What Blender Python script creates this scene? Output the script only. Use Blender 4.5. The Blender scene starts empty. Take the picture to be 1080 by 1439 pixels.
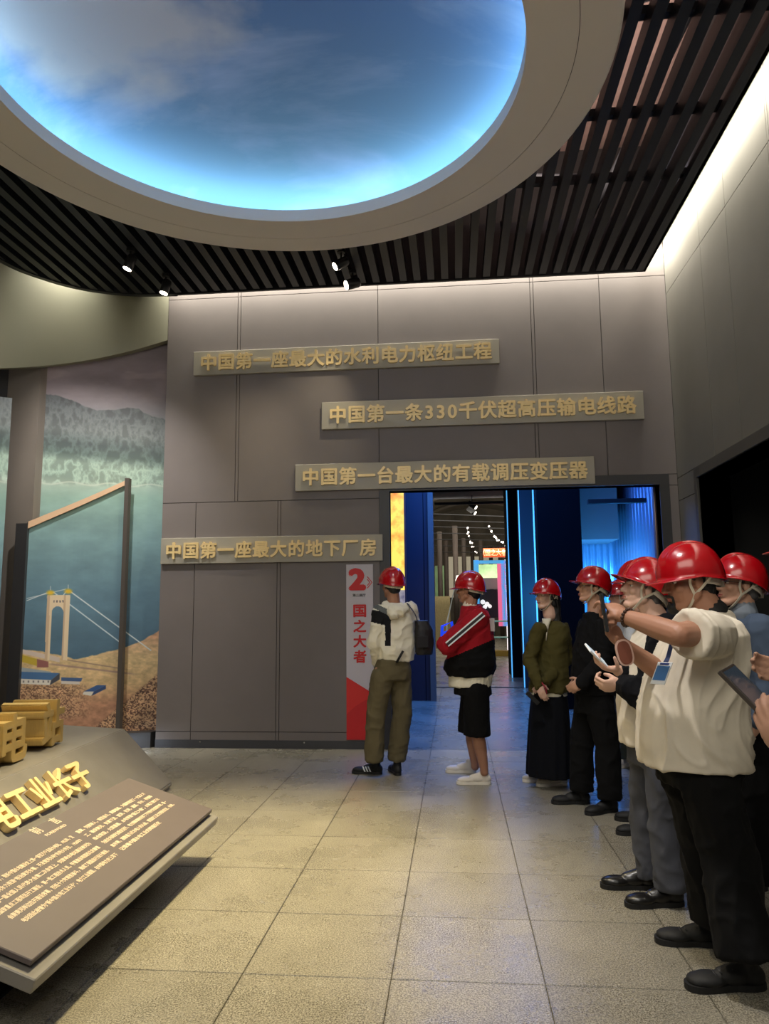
import bpy, bmesh, math, random
import numpy as np
from mathutils import Vector, Matrix, noise as mnoise
random.seed(7)
rng = np.random.default_rng(7)
SC = bpy.context.scene
COL = SC.collection

# ---------------------------------------------------------------- camera
FPX, YAW, PITCH, ROLL, CAMH = 1029.05, 0.09449, 0.13267, -0.009525, 1.44678
def cam_axes():
    f = Vector((-math.sin(YAW)*math.cos(PITCH), math.cos(YAW)*math.cos(PITCH), math.sin(PITCH)))
    r = Vector((math.cos(YAW), math.sin(YAW), 0)); u = r.cross(f)
    return r*math.cos(ROLL)+u*math.sin(ROLL), u*math.cos(ROLL)-r*math.sin(ROLL), f
CR, CU, CF = cam_axes()
cam_data = bpy.data.cameras.new('camera')
cam_data.sensor_fit = 'HORIZONTAL'; cam_data.sensor_width = 36.0
cam_data.lens = 36.0*FPX/1080.0
cam_data.clip_start = 0.05; cam_data.clip_end = 200
cam = bpy.data.objects.new('camera', cam_data); COL.objects.link(cam)
m = Matrix((CR, CU, -CF)).transposed().to_4x4(); m.translation = Vector((0, 0, CAMH))
cam.matrix_world = m
SC.camera = cam
def at(x, y, X=None, Y=None, Z=None):
    """photo pixel -> point of the room on a known plane"""
    d = CR*((x-540)/FPX) - CU*((y-719.5)/FPX) + CF
    t = X/d.x if X is not None else Y/d.y if Y is not None else (Z-CAMH)/d.z
    return Vector((0, 0, CAMH)) + d*t

# ---------------------------------------------------------------- view, world, lights
SC.view_settings.view_transform = 'Standard'
SC.view_settings.look = 'None'
SC.view_settings.gamma = 1.0
SC.view_settings.use_curve_mapping = False
SC.view_settings.exposure = 0.0
world = bpy.data.worlds.new('world'); SC.world = world; world.use_nodes = True
world.node_tree.nodes['Background'].inputs[0].default_value = (1.0, 0.95, 0.90, 1)
world.node_tree.nodes['Background'].inputs[1].default_value = 0.21

def aim(o, d):
    o.rotation_euler = Vector(d).to_track_quat('-Z', 'Y').to_euler()
def area(name, loc, d, sx, sy, power, color, spread=180):
    L = bpy.data.lights.new(name, 'AREA'); L.shape = 'RECTANGLE'; L.size = sx; L.size_y = sy
    L.energy = power; L.color = color; L.spread = math.radians(spread)
    o = bpy.data.objects.new(name, L); COL.objects.link(o); o.location = loc; aim(o, d); return o
def spot(name, loc, target, power, color, angle=50, blend=0.6, size=0.05):
    L = bpy.data.lights.new(name, 'SPOT'); L.energy = power; L.color = color
    L.spot_size = math.radians(angle); L.spot_blend = blend; L.shadow_soft_size = size
    o = bpy.data.objects.new(name, L); COL.objects.link(o); o.location = loc
    aim(o, Vector(target)-Vector(loc)); return o
def lay(o, d, long_axis):     # turn a strip light so that its long side (local Y) follows long_axis
    z = -Vector(d).normalized(); y = Vector(long_axis); y = (y-z*y.dot(z)).normalized(); x = y.cross(z)
    mm = Matrix((x, y, z)).transposed(); o.rotation_euler = mm.to_euler()
WARM = (1.0, 0.87, 0.62); NEUT = (1.0, 0.95, 0.82); COOL = (0.45, 0.80, 1.0); BLUE = (0.06, 0.25, 1.0)
# cove lights in the gap between louvre ceiling and walls
a = area('cove_light_back', (-0.5, 7.73, 5.50), (0, 0.55, -1), 5.6, 0.06, 92, NEUT, 84)
a = area('cove_light_right', (2.22, 3.4, 5.50), (0.55, 0, -1), 0.06, 9.4, 215, NEUT, 80); lay(a, (0.55, 0, -1), (0, 1, 0))
a = area('cove_light_left', (-4.22, 7.40, 5.50), (-0.6, 0.5, -1), 0.06, 1.5, 95, NEUT, 100)
lay(a, (-.45, .35, -1), (.75, .66, 0))
a = area('cove_light_left_near', (-4.78, 5.2, 5.5), (-.5, .1, -1), 0.06, 2.4, 90, NEUT, 100); lay(a, (-.5, 0, -1), (.08, 1, 0))
# ceiling spots (fixtures further down, none for floor, mural and visitors)
spot('spot_light_podium', (-3.05, 6.50, 4.80), (-1.9, 3.6, 0.3), 240, WARM, 62, 0.8)
spot('spot_light_floor', (-1.1, 4.2, 4.70), (-1.6, 3.9, 0.0), 700, (1.0, .82, .50), 80, 1.0)
spot('spot_light_floor_left', (-0.95, 4.6, 4.70), (-1.35, 4.2, 0.0), 1250, (1.0, .83, .44), 56, 1.0)
spot('spot_light_sign', (-1.05, 6.85, 4.78), (-3.4, 7.6, 2.0), 150, WARM, 60, 0.9)
spot('spot_light_sign_low', (-1.02, 7.28, 4.78), (-2.4, 7.8, 1.8), 70, WARM, 70, 0.9)
spot('mural_fill_spot', (-3.3, 6.2, 4.8), (-4.0, 7.7, 2.0), 300, (1, .96, .92), 75, 0.9)  # added fill that brightens the mural, no lamp hangs here
spot('spot_light_letters', (-3.9, 5.6, 4.8), (-2.9, 5.0, 0.5), 250, WARM, 50, 0.8)
spot('spot_light_visitors', (-0.2, 2.4, 4.70), (1.15, 3.6, 0.9), 420, (1, .95, .90), 55, 0.9, 0.1)
spot('spot_light_visitors_far', (-0.4, 3.6, 4.70), (0.6, 6.2, 1.0), 190, (1, .95, .90), 60, 0.9, 0.1)
# soft light of the hall the photographer stands in
area('hall_light', (-0.6, -0.8, 4.4), (0.1, 1, -0.75), 4.0, 2.0, 120, NEUT)
# second hall: blue light
area('blue_hall_light', (0.4, 10.2, 4.2), (0, 0.05, -1), 2.2, 3.6, 330, BLUE)
area('blue_hall_light_far', (0.3, 15.5, 5.0), (0, 0, -1), 2.0, 5.0, 150, (0.10, 0.35, 1.0))
spot('projector_light', (2.15, 11.15, 1.2), (2.9, 12.2, 2.3), 520, (0.04, 0.38, 1.0), 150, 0.5, 0.1)
area('turbine_hall_light', (0.6, 27, 5.6), (0, 0.2, -1), 5.0, 12.0, 380, (1.0, 0.93, 0.82))

# ---------------------------------------------------------------- materials
def lin(c):
    return tuple(((v/255)/12.92 if v/255 <= .04045 else ((v/255+.055)/1.055)**2.4) for v in c)
MATS = {}
def mat(name, rgb, rough=0.6, metal=0.0, emit=None, estr=1.0, noise=0.0, nscale=20.0, bump=0.0, bscale=None,
        coat=0.0, spec=0.5, sheen=0.0, stretch=None, rnd=0.0):
    if name in MATS: return MATS[name]
    M = bpy.data.materials.new(name); M.use_nodes = True; nt = M.node_tree; N = nt.nodes; Lk = nt.links
    b = N['Principled BSDF']; c = (*lin(rgb), 1)
    b.inputs['Base Color'].default_value = c; b.inputs['Roughness'].default_value = rough
    b.inputs['Metallic'].default_value = metal; b.inputs['Coat Weight'].default_value = coat
    b.inputs['Specular IOR Level'].default_value = spec; b.inputs['Sheen Weight'].default_value = sheen
    if emit is not None:
        b.inputs['Emission Color'].default_value = (*lin(emit), 1); b.inputs['Emission Strength'].default_value = estr
    tc = N.new('ShaderNodeTexCoord'); vec = tc.outputs['Object']
    if stretch:
        mp = N.new('ShaderNodeMapping'); mp.inputs['Scale'].default_value = stretch
        Lk.new(vec, mp.inputs['Vector']); vec = mp.outputs['Vector']
    src = None
    if noise > 0:
        n = N.new('ShaderNodeTexNoise'); n.inputs['Scale'].default_value = nscale; n.inputs['Detail'].default_value = 5
        Lk.new(vec, n.inputs['Vector'])
        r = N.new('ShaderNodeMapRange'); r.inputs[1].default_value = .25; r.inputs[2].default_value = .75
        r.inputs[3].default_value = 1-noise; r.inputs[4].default_value = 1+noise
        Lk.new(n.outputs['Fac'], r.inputs[0])
        mx = N.new('ShaderNodeVectorMath'); mx.operation = 'SCALE'; mx.inputs[0].default_value = c[:3]
        Lk.new(r.outputs[0], mx.inputs['Scale']); src = mx.outputs[0]
    if rnd > 0:
        oi = N.new('ShaderNodeObjectInfo'); r2 = N.new('ShaderNodeMapRange')
        r2.inputs[3].default_value = 1-rnd; r2.inputs[4].default_value = 1+rnd
        Lk.new(oi.outputs['Random'], r2.inputs[0])
        m2 = N.new('ShaderNodeVectorMath'); m2.operation = 'SCALE'
        if src: Lk.new(src, m2.inputs[0])
        else: m2.inputs[0].default_value = c[:3]
        Lk.new(r2.outputs[0], m2.inputs['Scale']); src = m2.outputs[0]
    if src: Lk.new(src, b.inputs['Base Color'])
    if bump > 0:
        n = N.new('ShaderNodeTexNoise'); n.inputs['Scale'].default_value = bscale or nscale; n.inputs['Detail'].default_value = 4
        Lk.new(vec, n.inputs['Vector'])
        bp = N.new('ShaderNodeBump'); bp.inputs['Strength'].default_value = bump; bp.inputs['Distance'].default_value = .01
        Lk.new(n.outputs['Fac'], bp.inputs['Height']); Lk.new(bp.outputs[0], b.inputs['Normal'])
    MATS[name] = M; return M

def floor_material(edge=True):
    M = bpy.data.materials.new('terrazzo' if edge else 'terrazzo_far'); M.use_nodes = True; nt = M.node_tree; N = nt.nodes; L = nt.links
    b = N['Principled BSDF']; geo = N.new('ShaderNodeNewGeometry'); oi = N.new('ShaderNodeObjectInfo')
    n1 = N.new('ShaderNodeTexNoise'); n1.inputs['Scale'].default_value = 150; n1.inputs['Detail'].default_value = 3; n1.inputs['Roughness'].default_value = .7
    n2 = N.new('ShaderNodeTexNoise'); n2.inputs['Scale'].default_value = 1.6; n2.inputs['Detail'].default_value = 6; n2.inputs['Roughness'].default_value = .65
    vo = N.new('ShaderNodeTexVoronoi'); vo.inputs['Scale'].default_value = 110
    for n in (n1, n2, vo): L.new(geo.outputs['Position'], n.inputs['Vector'])
    cr = N.new('ShaderNodeValToRGB'); e = cr.color_ramp.elements
    e[0].position = .40; e[0].color = (*lin((88, 83, 72)), 1); e[1].position = .60; e[1].color = (*lin((172, 166, 150)), 1)
    L.new(n1.outputs['Fac'], cr.inputs[0])
    r = N.new('ShaderNodeMapRange'); r.inputs[1].default_value = .3; r.inputs[2].default_value = .72; r.inputs[3].default_value = .80; r.inputs[4].default_value = 1.08
    L.new(n2.outputs['Fac'], r.inputs[0])
    r2 = N.new('ShaderNodeMapRange'); r2.inputs[3].default_value = .93; r2.inputs[4].default_value = 1.05
    L.new(oi.outputs['Random'], r2.inputs[0])
    m0 = N.new('ShaderNodeMath'); m0.operation = 'MULTIPLY'; L.new(r.outputs[0], m0.inputs[0]); L.new(r2.outputs[0], m0.inputs[1])
    # worn dark marks
    n3 = N.new('ShaderNodeTexNoise'); n3.inputs['Scale'].default_value = 9; n3.inputs['Detail'].default_value = 9; n3.inputs['Roughness'].default_value = .8
    L.new(geo.outputs['Position'], n3.inputs['Vector'])
    r3 = N.new('ShaderNodeMapRange'); r3.inputs[1].default_value = .50; r3.inputs[2].default_value = .80; r3.inputs[3].default_value = 1.03; r3.inputs[4].default_value = .70
    L.new(n3.outputs['Fac'], r3.inputs[0])
    m1 = N.new('ShaderNodeMath'); m1.operation = 'MULTIPLY'; L.new(m0.outputs[0], m1.inputs[0]); L.new(r3.outputs[0], m1.inputs[1])
    # grime settled along the tile edges
    tc = N.new('ShaderNodeTexCoord'); sx = N.new('ShaderNodeSeparateXYZ'); L.new(tc.outputs['Object'], sx.inputs[0])
    ax_ = N.new('ShaderNodeMath'); ax_.operation = 'ABSOLUTE'; L.new(sx.outputs['X'], ax_.inputs[0]); ay_ = N.new('ShaderNodeMath'); ay_.operation = 'ABSOLUTE'; L.new(sx.outputs['Y'], ay_.inputs[0])
    mxm = N.new('ShaderNodeMath'); mxm.operation = 'MAXIMUM'; L.new(ax_.outputs[0], mxm.inputs[0]); L.new(ay_.outputs[0], mxm.inputs[1])
    wob = N.new('ShaderNodeMath'); wob.operation = 'MULTIPLY_ADD'; wob.inputs[1].default_value = .012; L.new(n3.outputs['Fac'], wob.inputs[0]); L.new(mxm.outputs[0], wob.inputs[2])
    re = N.new('ShaderNodeMapRange'); re.inputs[1].default_value = .2965; re.inputs[2].default_value = .3035; re.inputs[3].default_value = 1; re.inputs[4].default_value = .74
    if edge: L.new(wob.outputs[0], re.inputs[0])
    else: re.inputs[0].default_value = 0
    m4 = N.new('ShaderNodeMath'); m4.operation = 'MULTIPLY'; L.new(m1.outputs[0], m4.inputs[0]); L.new(re.outputs[0], m4.inputs[1]); m1 = m4
    sc = N.new('ShaderNodeVectorMath'); sc.operation = 'SCALE'; L.new(cr.outputs[0], sc.inputs[0]); L.new(m1.outputs[0], sc.inputs['Scale'])
    L.new(sc.outputs[0], b.inputs['Base Color'])
    rr = N.new('ShaderNodeMapRange'); rr.inputs[1].default_value = .3; rr.inputs[2].default_value = .7; rr.inputs[3].default_value = .20; rr.inputs[4].default_value = .38
    L.new(n2.outputs['Fac'], rr.inputs[0]); L.new(rr.outputs[0], b.inputs['Roughness'])
    bp = N.new('ShaderNodeBump'); bp.inputs['Strength'].default_value = .12; bp.inputs['Distance'].default_value = .004
    L.new(n1.outputs['Fac'], bp.inputs['Height']); L.new(bp.outputs[0], b.inputs['Normal'])
    return M
M_FLOOR = floor_material(); M_FLOOR2 = floor_material(False)
M_GROUT = mat('grout', (78, 72, 62), .9, spec=.1)
M_WALL = mat('wall_laminate', (120, 112, 109), .55, noise=.05, nscale=3, rnd=.02, bump=.03, bscale=60)
M_JOINT = mat('wall_joint', (58, 54, 52), .8)
M_WALLR = mat('wall_laminate_right', (114, 111, 104), .55, noise=.05, nscale=3, rnd=.02)
M_BULK = mat('painted_bulkhead', (136, 134, 114), .7, noise=.03, nscale=2)
M_DARK = mat('dark_metal', (34, 34, 36), .5, noise=.1, nscale=8)
M_TRIM = mat('dark_trim', (58, 57, 58), .45, noise=.05)
M_BLACK = mat('black_slat', (28, 31, 38), .45, noise=.1, nscale=4)
M_RING = mat('ring_paint', (226, 219, 210), .65, noise=.02, nscale=2)
M_WHITE = mat('white_paint', (225, 228, 230), .5)
M_PODIUM = mat('podium_grey', (124, 120, 114), .38, noise=.10, nscale=5, bump=.03, bscale=30)
M_PANEL = mat('panel_taupe', (92, 83, 82), .5, noise=.05, nscale=5)
M_GOLD = mat('gold_letter', (240, 212, 152), .4, metal=.15, noise=.06, nscale=30)
M_GOLDBIG = mat('gold_brushed', (198, 170, 106), .42, metal=.4, noise=.10, nscale=60, stretch=(.15, .15, 4))
M_TEXT = mat('cream_print', (214, 194, 168), .5)
M_CONC = mat('ceiling_slab_concrete', (140, 114, 104), .8, noise=.35, nscale=2.2)
M_NAVY = mat('navy_wall', (14, 18, 44), .5, noise=.06, nscale=3)
M_NAVYDK = mat('navy_slab', (3, 3, 8), .8, noise=.06, nscale=3, spec=.1)
M_RED = mat('print_red', (205, 30, 34), .5)
M_BANNER = mat('banner_white', (205, 198, 202), .5)
M_BLK = mat('black_matte', (12, 12, 13), .7)

# ---------------------------------------------------------------- helpers
def mesh_obj(name, verts, faces, material, parent=None, smooth=False, mats=None, fmat=None):
    me = bpy.data.meshes.new(name); me.from_pydata([tuple(v) for v in verts], [], faces)
    for mm in (mats or [material]): me.materials.append(mm)
    if fmat is not None: me.polygons.foreach_set('material_index', fmat)
    if smooth: me.polygons.foreach_set('use_smooth', [True]*len(me.polygons))
    me.validate(); me.update()
    o = bpy.data.objects.new(name, me); COL.objects.link(o)
    if parent: o.parent = parent
    return o
def empty(name, loc=(0, 0, 0), rz=0):
    o = bpy.data.objects.new(name, None); COL.objects.link(o); o.location = loc; o.rotation_euler = (0, 0, rz)
    o.empty_display_size = .1; return o
def tag(o, label=None, cat=None, group=None, kind=None):
    if label: o['label'] = label
    if cat: o['category'] = cat
    if group: o['group'] = group
    if kind: o['kind'] = kind
    return o
BOXF = [(0, 3, 2, 1), (4, 5, 6, 7), (0, 1, 5, 4), (1, 2, 6, 5), (2, 3, 7, 6), (3, 0, 4, 7)]
class MB:
    def __init__(s): s.v = []; s.f = []
    def box(s, x0, x1, y0, y1, z0, z1):
        n = len(s.v); s.v += [(x0, y0, z0), (x1, y0, z0), (x1, y1, z0), (x0, y1, z0), (x0, y0, z1), (x1, y0, z1), (x1, y1, z1), (x0, y1, z1)]
        s.f += [tuple(i+n for i in f) for f in BOXF]; return s
    def hexa(s, pts):   # 8 corners: bottom four, top four
        n = len(s.v); s.v += [tuple(p) for p in pts]; s.f += [tuple(i+n for i in f) for f in BOXF]; return s
    def prism(s, poly, lo, hi, axis='z'):
        n = len(s.v); k = len(poly)
        P = {'z': lambda p, h: (p[0], p[1], h), 'y': lambda p, h: (p[0], h, p[1]), 'x': lambda p, h: (h, p[0], p[1])}[axis]
        s.v += [P(p, lo) for p in poly]+[P(p, hi) for p in poly]
        s.f.append(tuple(range(n+k-1, n-1, -1))); s.f.append(tuple(range(n+k, n+2*k)))
        for i in range(k): j = (i+1) % k; s.f.append((n+i, n+j, n+k+j, n+k+i))
        return s
    def tube(s, pts, r, seg=10, caps=True):
        pts = [Vector(p) for p in pts]; n0 = len(s.v); rs = r if isinstance(r, (list, tuple)) else [r]*len(pts)
        for i, p in enumerate(pts):
            t = (pts[min(i+1, len(pts)-1)]-pts[max(i-1, 0)]).normalized()
            up = Vector((0, 0, 1)) if abs(t.z) < .9 else Vector((1, 0, 0))
            a = t.cross(up).normalized(); b = t.cross(a)
            for k in range(seg):
                th = 2*math.pi*k/seg; s.v.append(tuple(p+(a*math.cos(th)+b*math.sin(th))*rs[i]))
        for i in range(len(pts)-1):
            for k in range(seg):
                k2 = (k+1) % seg; A = n0+i*seg
                s.f.append((A+k, A+k2, A+seg+k2, A+seg+k))
        if caps:
            s.f.append(tuple(n0+k for k in range(seg-1, -1, -1))); s.f.append(tuple(n0+(len(pts)-1)*seg+k for k in range(seg)))
        return s
    def obj(s, name, material, parent=None, smooth=False, bevel=0):
        o = mesh_obj(name, s.v, s.f, material, parent, smooth)
        bm = bmesh.new(); bm.from_mesh(o.data); bmesh.ops.recalc_face_normals(bm, faces=bm.faces)
        if bevel: bmesh.ops.bevel(bm, geom=list(bm.edges), offset=bevel, segments=1, affect='EDGES')
        bm.to_mesh(o.data); bm.free()
        return o
def copy_obj(o, parent=None):
    c = o.copy(); COL.objects.link(c)
    if parent: c.parent = parent
    return c
def text_mesh(body, size, extrude, offset, material, align='LEFT', spacing=1.0, name='lettering', parent=None, bevel=0.0, bold8=True):
    cu = bpy.data.curves.new(name, 'FONT'); cu.body = body; cu.size = size; cu.extrude = extrude
    cu.space_character = spacing; cu.align_x = align; cu.resolution_u = 3; cu.bevel_depth = bevel
    t = bpy.data.objects.new(name, cu); COL.objects.link(t)
    dg = bpy.context.evaluated_depsgraph_get()
    me = bpy.data.meshes.new_from_object(t.evaluated_get(dg), depsgraph=dg)
    bpy.data.objects.remove(t); bpy.data.curves.remove(cu)
    if offset > 0:      # bolder strokes: the same outline laid down again a little to each side
        n = len(me.vertices); a = np.empty(n*3); me.vertices.foreach_get('co', a); a = a.reshape(-1, 3)
        fs = [tuple(p.vertices) for p in me.polygons]; V = []; F = []
        sh = ((1, 0), (-1, 0), (0, 1), (0, -1), (.7, .7), (-.7, .7), (.7, -.7), (-.7, -.7)) if bold8 else ((.75, .75), (-.75, .75), (.75, -.75), (-.75, -.75))
        for q, (sx, sy) in enumerate(sh):
            V += (a+np.array([sx*offset, sy*offset, q*extrude*.002])).tolist(); F += [tuple(i+n*q for i in f) for f in fs]
        bpy.data.meshes.remove(me); me = bpy.data.meshes.new(name); me.from_pydata(V, [], F); me.update()
    me.materials.clear(); me.materials.append(material)
    o = bpy.data.objects.new(name, me); COL.objects.link(o)
    if parent: o.parent = parent
    return o
def bounds(o):
    n = len(o.data.vertices); a = np.empty(n*3); o.data.vertices.foreach_get('co', a); a = a.reshape(-1, 3)
    return a.min(0), a.max(0)
def fit_text(o, x0, x1, z0=None, z1=None):
    """scale a text mesh (in its own XY plane) so it spans x0..x1 (and z0..z1)"""
    lo, hi = bounds(o); s = (x1-x0)/(hi[0]-lo[0]); sy = s if z0 is None else (z1-z0)/(hi[1]-lo[1])
    me = o.data; n = len(me.vertices); a = np.empty(n*3); me.vertices.foreach_get('co', a); a = a.reshape(-1, 3)
    a[:, 0] = (a[:, 0]-lo[0])*s+x0; a[:, 1] = (a[:, 1]-lo[1])*sy+(0 if z0 is None else z0)
    me.vertices.foreach_set('co', a.ravel()); me.update(); return o
def frame_matrix(origin, right, up):
    r = Vector(right).normalized(); u = Vector(up).normalized(); n = r.cross(u)
    m = Matrix((r, u, n)).transposed().to_4x4(); m.translation = Vector(origin); return m

# ---------------------------------------------------------------- floor
WY, WXL, WXR = 7.87, -3.25, 2.36
TX0, TY0, TS = -0.885, 3.099, 0.6
flo = MB().box(-6.0, 6.0, -1.6, 14.1, -.12, -.006).obj('floor', M_GROUT); tag(flo, kind='structure')
def tile_mesh():
    h = TS/2; a = h-.0010; b = h-.0024
    v = [(sx*a, sy*a, -.006) for sx, sy in ((-1, -1), (1, -1), (1, 1), (-1, 1))]+[(sx*a, sy*a, -.002) for sx, sy in ((-1, -1), (1, -1), (1, 1), (-1, 1))]+[(sx*b, sy*b, 0) for sx, sy in ((-1, -1), (1, -1), (1, 1), (-1, 1))]
    f = [(8, 9, 10, 11)]
    for i in range(4):
        j = (i+1) % 4; f += [(i, j, 4+j, 4+i), (4+i, 4+j, 8+j, 8+i)]
    return v, f
tv, tf = tile_mesh(); tile0 = None; cnt = 0
for j in range(-8, 18):
    for i in range(-9, 10):
        cx = TX0+TS*(i+.5); cy = TY0+TS*(j+.5)
        if cy < -1.2 or cy > 14: continue
        if cy < 8 and not (-4.6 < cx < 4.4): continue
        if cy < 8 and (cy < .9): continue
        if cy > 8 and not (-1.5 < cx < 3.6): continue
        if cy < 5.4 and cx > 2.7: continue
        if tile0 is None: tile0 = t = mesh_obj('tile', tv, tf, M_FLOOR, flo)
        else: t = copy_obj(tile0, flo)
        t.location = (cx, cy, random.uniform(-.0006, .0006)); t.rotation_euler = (random.uniform(-.0008, .0008), random.uniform(-.0008, .0008), 0); cnt += 1
print('tiles', cnt)
# the rest of the paving, too far or out of view to tell its tiles apart
f2 = MB().box(-3.0, 6.0, 14.1, 42, -.12, 0.0).obj('floor_far', M_FLOOR2, flo)
f3 = MB().box(-6.0, 6.0, -1.6, .8, -.006, 0.0).obj('floor_near', M_FLOOR2, flo)

# ---------------------------------------------------------------- back wall
def panel_wall(name, cells, y, thick, material, parent, gap=.0035):
    for (x0, x1, z0, z1) in cells:
        o = MB().box(x0+gap, x1-gap, y, y+thick, z0+gap, z1-gap).obj('panel', material, parent)
DX0, DX1, DZ = -0.69, 2.17, 2.73
wb = MB().box(WXL, DX0, WY+.012, WY+.15, 0, 6.6).box(DX0, DX1, WY+.012, WY+.15, DZ, 6.6).box(DX1, WXR+.5, WY+.012, WY+.15, 0, 6.6).obj('wall_back', M_JOINT)
tag(wb, kind='structure')
cells = []
ux = [WXL, -2.42, -2.385, -.80, .90, .935, 1.65, WXR]
for i in range(len(ux)-1): cells.append((ux[i], ux[i+1], 2.655 if ux[i+1] <= -.79 else (2.655 if False else DZ+.11), 5.05))
for i in range(len(ux)-1): cells.append((ux[i], ux[i+1], 5.05, 5.58))
lx = [WXL, -2.86, -1.93, -1.895, -.80]
for i in range(len(lx)-1):
    cells.append((lx[i], lx[i+1], 2.235, 2.655)); cells.append((lx[i], lx[i+1], .17, 2.235))
    cells.append((lx[i], lx[i+1], .075, .17))
cells.append((DX1+.10, WXR, .1, 2.72)); cells.append((DX1+.10, WXR, 2.72, 2.84))
panel_wall('panel', cells, WY, .012, M_WALL, wb)
# door surround
dt = MB().box(DX0-.11, DX0, WY-.012, WY+.15, 0, DZ+.11).box(DX0, DX1, WY-.012, WY+.15, DZ, DZ+.11).box(DX1, DX1+.10, WY-.012, WY+.15, 0, DZ+.11).obj('trim_1', M_TRIM); tag(dt, kind='structure')
bb = MB().box(WXL, DX0-.11, WY-.004, WY+.012, 0, .085).obj('baseboard_back', mat('skirting', (66, 66, 70), .4)); tag(bb, kind='structure')
for x in (-2.75, -1.62): MB().tube([(x, WY-.004, .065), (x, WY-.008, .065)], .008).obj('screw_cap', mat('chrome', (200, 200, 200), .25, 1.0), bb)

# ---------------------------------------------------------------- right wall with its dark doorway
RY1, RZ = 7.25, 2.69
wr = MB().box(WXR+.012, WXR+.30, RY1, WY+.3, 0, 6.6).box(WXR+.012, WXR+.30, 3.4, RY1, RZ, 6.6).box(WXR+.012, WXR+.30, -1.6, 3.4, 0, 6.6).obj('wall_right', M_JOINT); tag(wr, kind='structure')
def rpanel(y0, y1, z0, z1, g=.0035): MB().box(WXR, WXR+.012, y0+g, y1-g, z0+g, z1-g).obj('panel', M_WALLR, wr)
ys = [-1.6, .2, 1.8, 3.4, 4.35, 5.2, 5.235, 6.1, 6.75, WY]
for i in range(len(ys)-1):
    rpanel(ys[i], ys[i+1], 4.83, 5.58)
    if ys[i] >= 3.4: rpanel(ys[i], min(ys[i+1], WY), RZ+.10, 4.83)
    else: rpanel(ys[i], ys[i+1], 0, 4.83)
rpanel(RY1+.07, WY, 0, 2.55); rpanel(RY1+.07, WY, 2.55, RZ+.10)
dt2 = MB().box(WXR-.012, WXR+.30, RY1, RY1+.07, 0, RZ+.10).box(WXR-.012, WXR+.30, 3.4, RY1, RZ, RZ+.10).obj('trim_2', mat('door_trim_grey', (80, 78, 74), .5)); tag(dt2, kind='structure')
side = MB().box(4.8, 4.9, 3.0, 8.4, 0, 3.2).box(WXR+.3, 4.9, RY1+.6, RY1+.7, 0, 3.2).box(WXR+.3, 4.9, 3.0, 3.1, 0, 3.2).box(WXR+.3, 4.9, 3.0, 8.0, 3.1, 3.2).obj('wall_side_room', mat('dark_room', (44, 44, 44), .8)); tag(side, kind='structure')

# ---------------------------------------------------------------- curved bulkhead, mural niche (left)
def smooth_curve(pts, n):
    P = [Vector((p[0], p[1], 0)) for p in pts]; P = [P[0]*2-P[1]]+P+[P[-1]*2-P[-2]]; out = []
    segs = len(P)-3
    for i in range(n+1):
        t = i/n*segs; k = min(int(t), segs-1); u = t-k; a, b, c, d = P[k:k+4]
        out.append(.5*((2*b)+(c-a)*u+(2*a-5*b+4*c-d)*u*u+(3*b-a-3*c+d)*u**3))
    return out
plan = smooth_curve([(-3.25, 7.87), (-3.70, 7.76), (-4.15, 7.52), (-4.52, 7.12), (-4.74, 6.6), (-4.85, 5.8), (-4.9, 4.4), (-4.9, 2.2), (-4.9, -1.6)], 64)
def bottom_z(p):
    d = min(1.0, ((p-plan[0]).length)/1.85); return 4.565-0.66*d
V = []; F = []
for p in plan: V += [(p.x, p.y, 5.6), (p.x, p.y, bottom_z(p))]
n = len(plan)
out = []
for i, p in enumerate(plan):
    t = (plan[min(i+1, n-1)]-plan[max(i-1, 0)]).normalized(); nn = Vector((t.y, -t.x, 0))
    if nn.x > 0: nn = -nn
    out.append(nn)
for i, p in enumerate(plan): q = p+out[i]*.09; V += [(q.x, q.y, 5.6), (q.x, q.y, bottom_z(p))]
for i in range(n-1):
    a = 2*i; F += [(a, a+1, a+3, a+2)]; b = 2*n+a; F += [(b, b+2, b+3, b+1), (a+1, b+1, b+3, a+3)]
bulk = mesh_obj('wall_left', V, F, M_BULK, smooth=True); tag(bulk, kind='structure')
bulk.data.polygons.foreach_set('use_smooth', [True]*len(bulk.data.polygons))
for e_ in (0,):
    md = bulk.modifiers.new('edge', 'EDGE_SPLIT'); md.split_angle = math.radians(40)

# mural print: painted once as a texture laid along the curved wall
mplan = smooth_curve([(-3.27, 8.02), (-3.75, 7.90), (-4.22, 7.68), (-4.66, 7.24), (-4.93, 6.7), (-5.05, 5.8)], 60)
seglen = [0]
for i in range(1, len(mplan)): seglen.append(seglen[-1]+(mplan[i]-mplan[i-1]).length)
def vnoise(x, y, seed=0):
    xi = np.floor(x).astype(int); yi = np.floor(y).astype(int); fx = x-xi; fy = y-yi
    fx = fx*fx*(3-2*fx); fy = fy*fy*(3-2*fy)
    def h(a, b):
        k = (a*374761393+b*668265263+seed*982451653) & 0x7fffffff; k = ((k ^ (k >> 13))*1274126177) & 0x7fffffff
        return ((k ^ (k >> 16)) & 0xffff)/65535.0
    return (h(xi, yi)*(1-fx)+h(xi+1, yi)*fx)*(1-fy)+(h(xi, yi+1)*(1-fx)+h(xi+1, yi+1)*fx)*fy
def fbm(x, y, o=5, seed=0):
    s = 0; a = .5; t = 0
    for k in range(o): s = s+a*vnoise(x*2**k, y*2**k, seed+k); t += a; a *= .55
    return s/t
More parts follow.
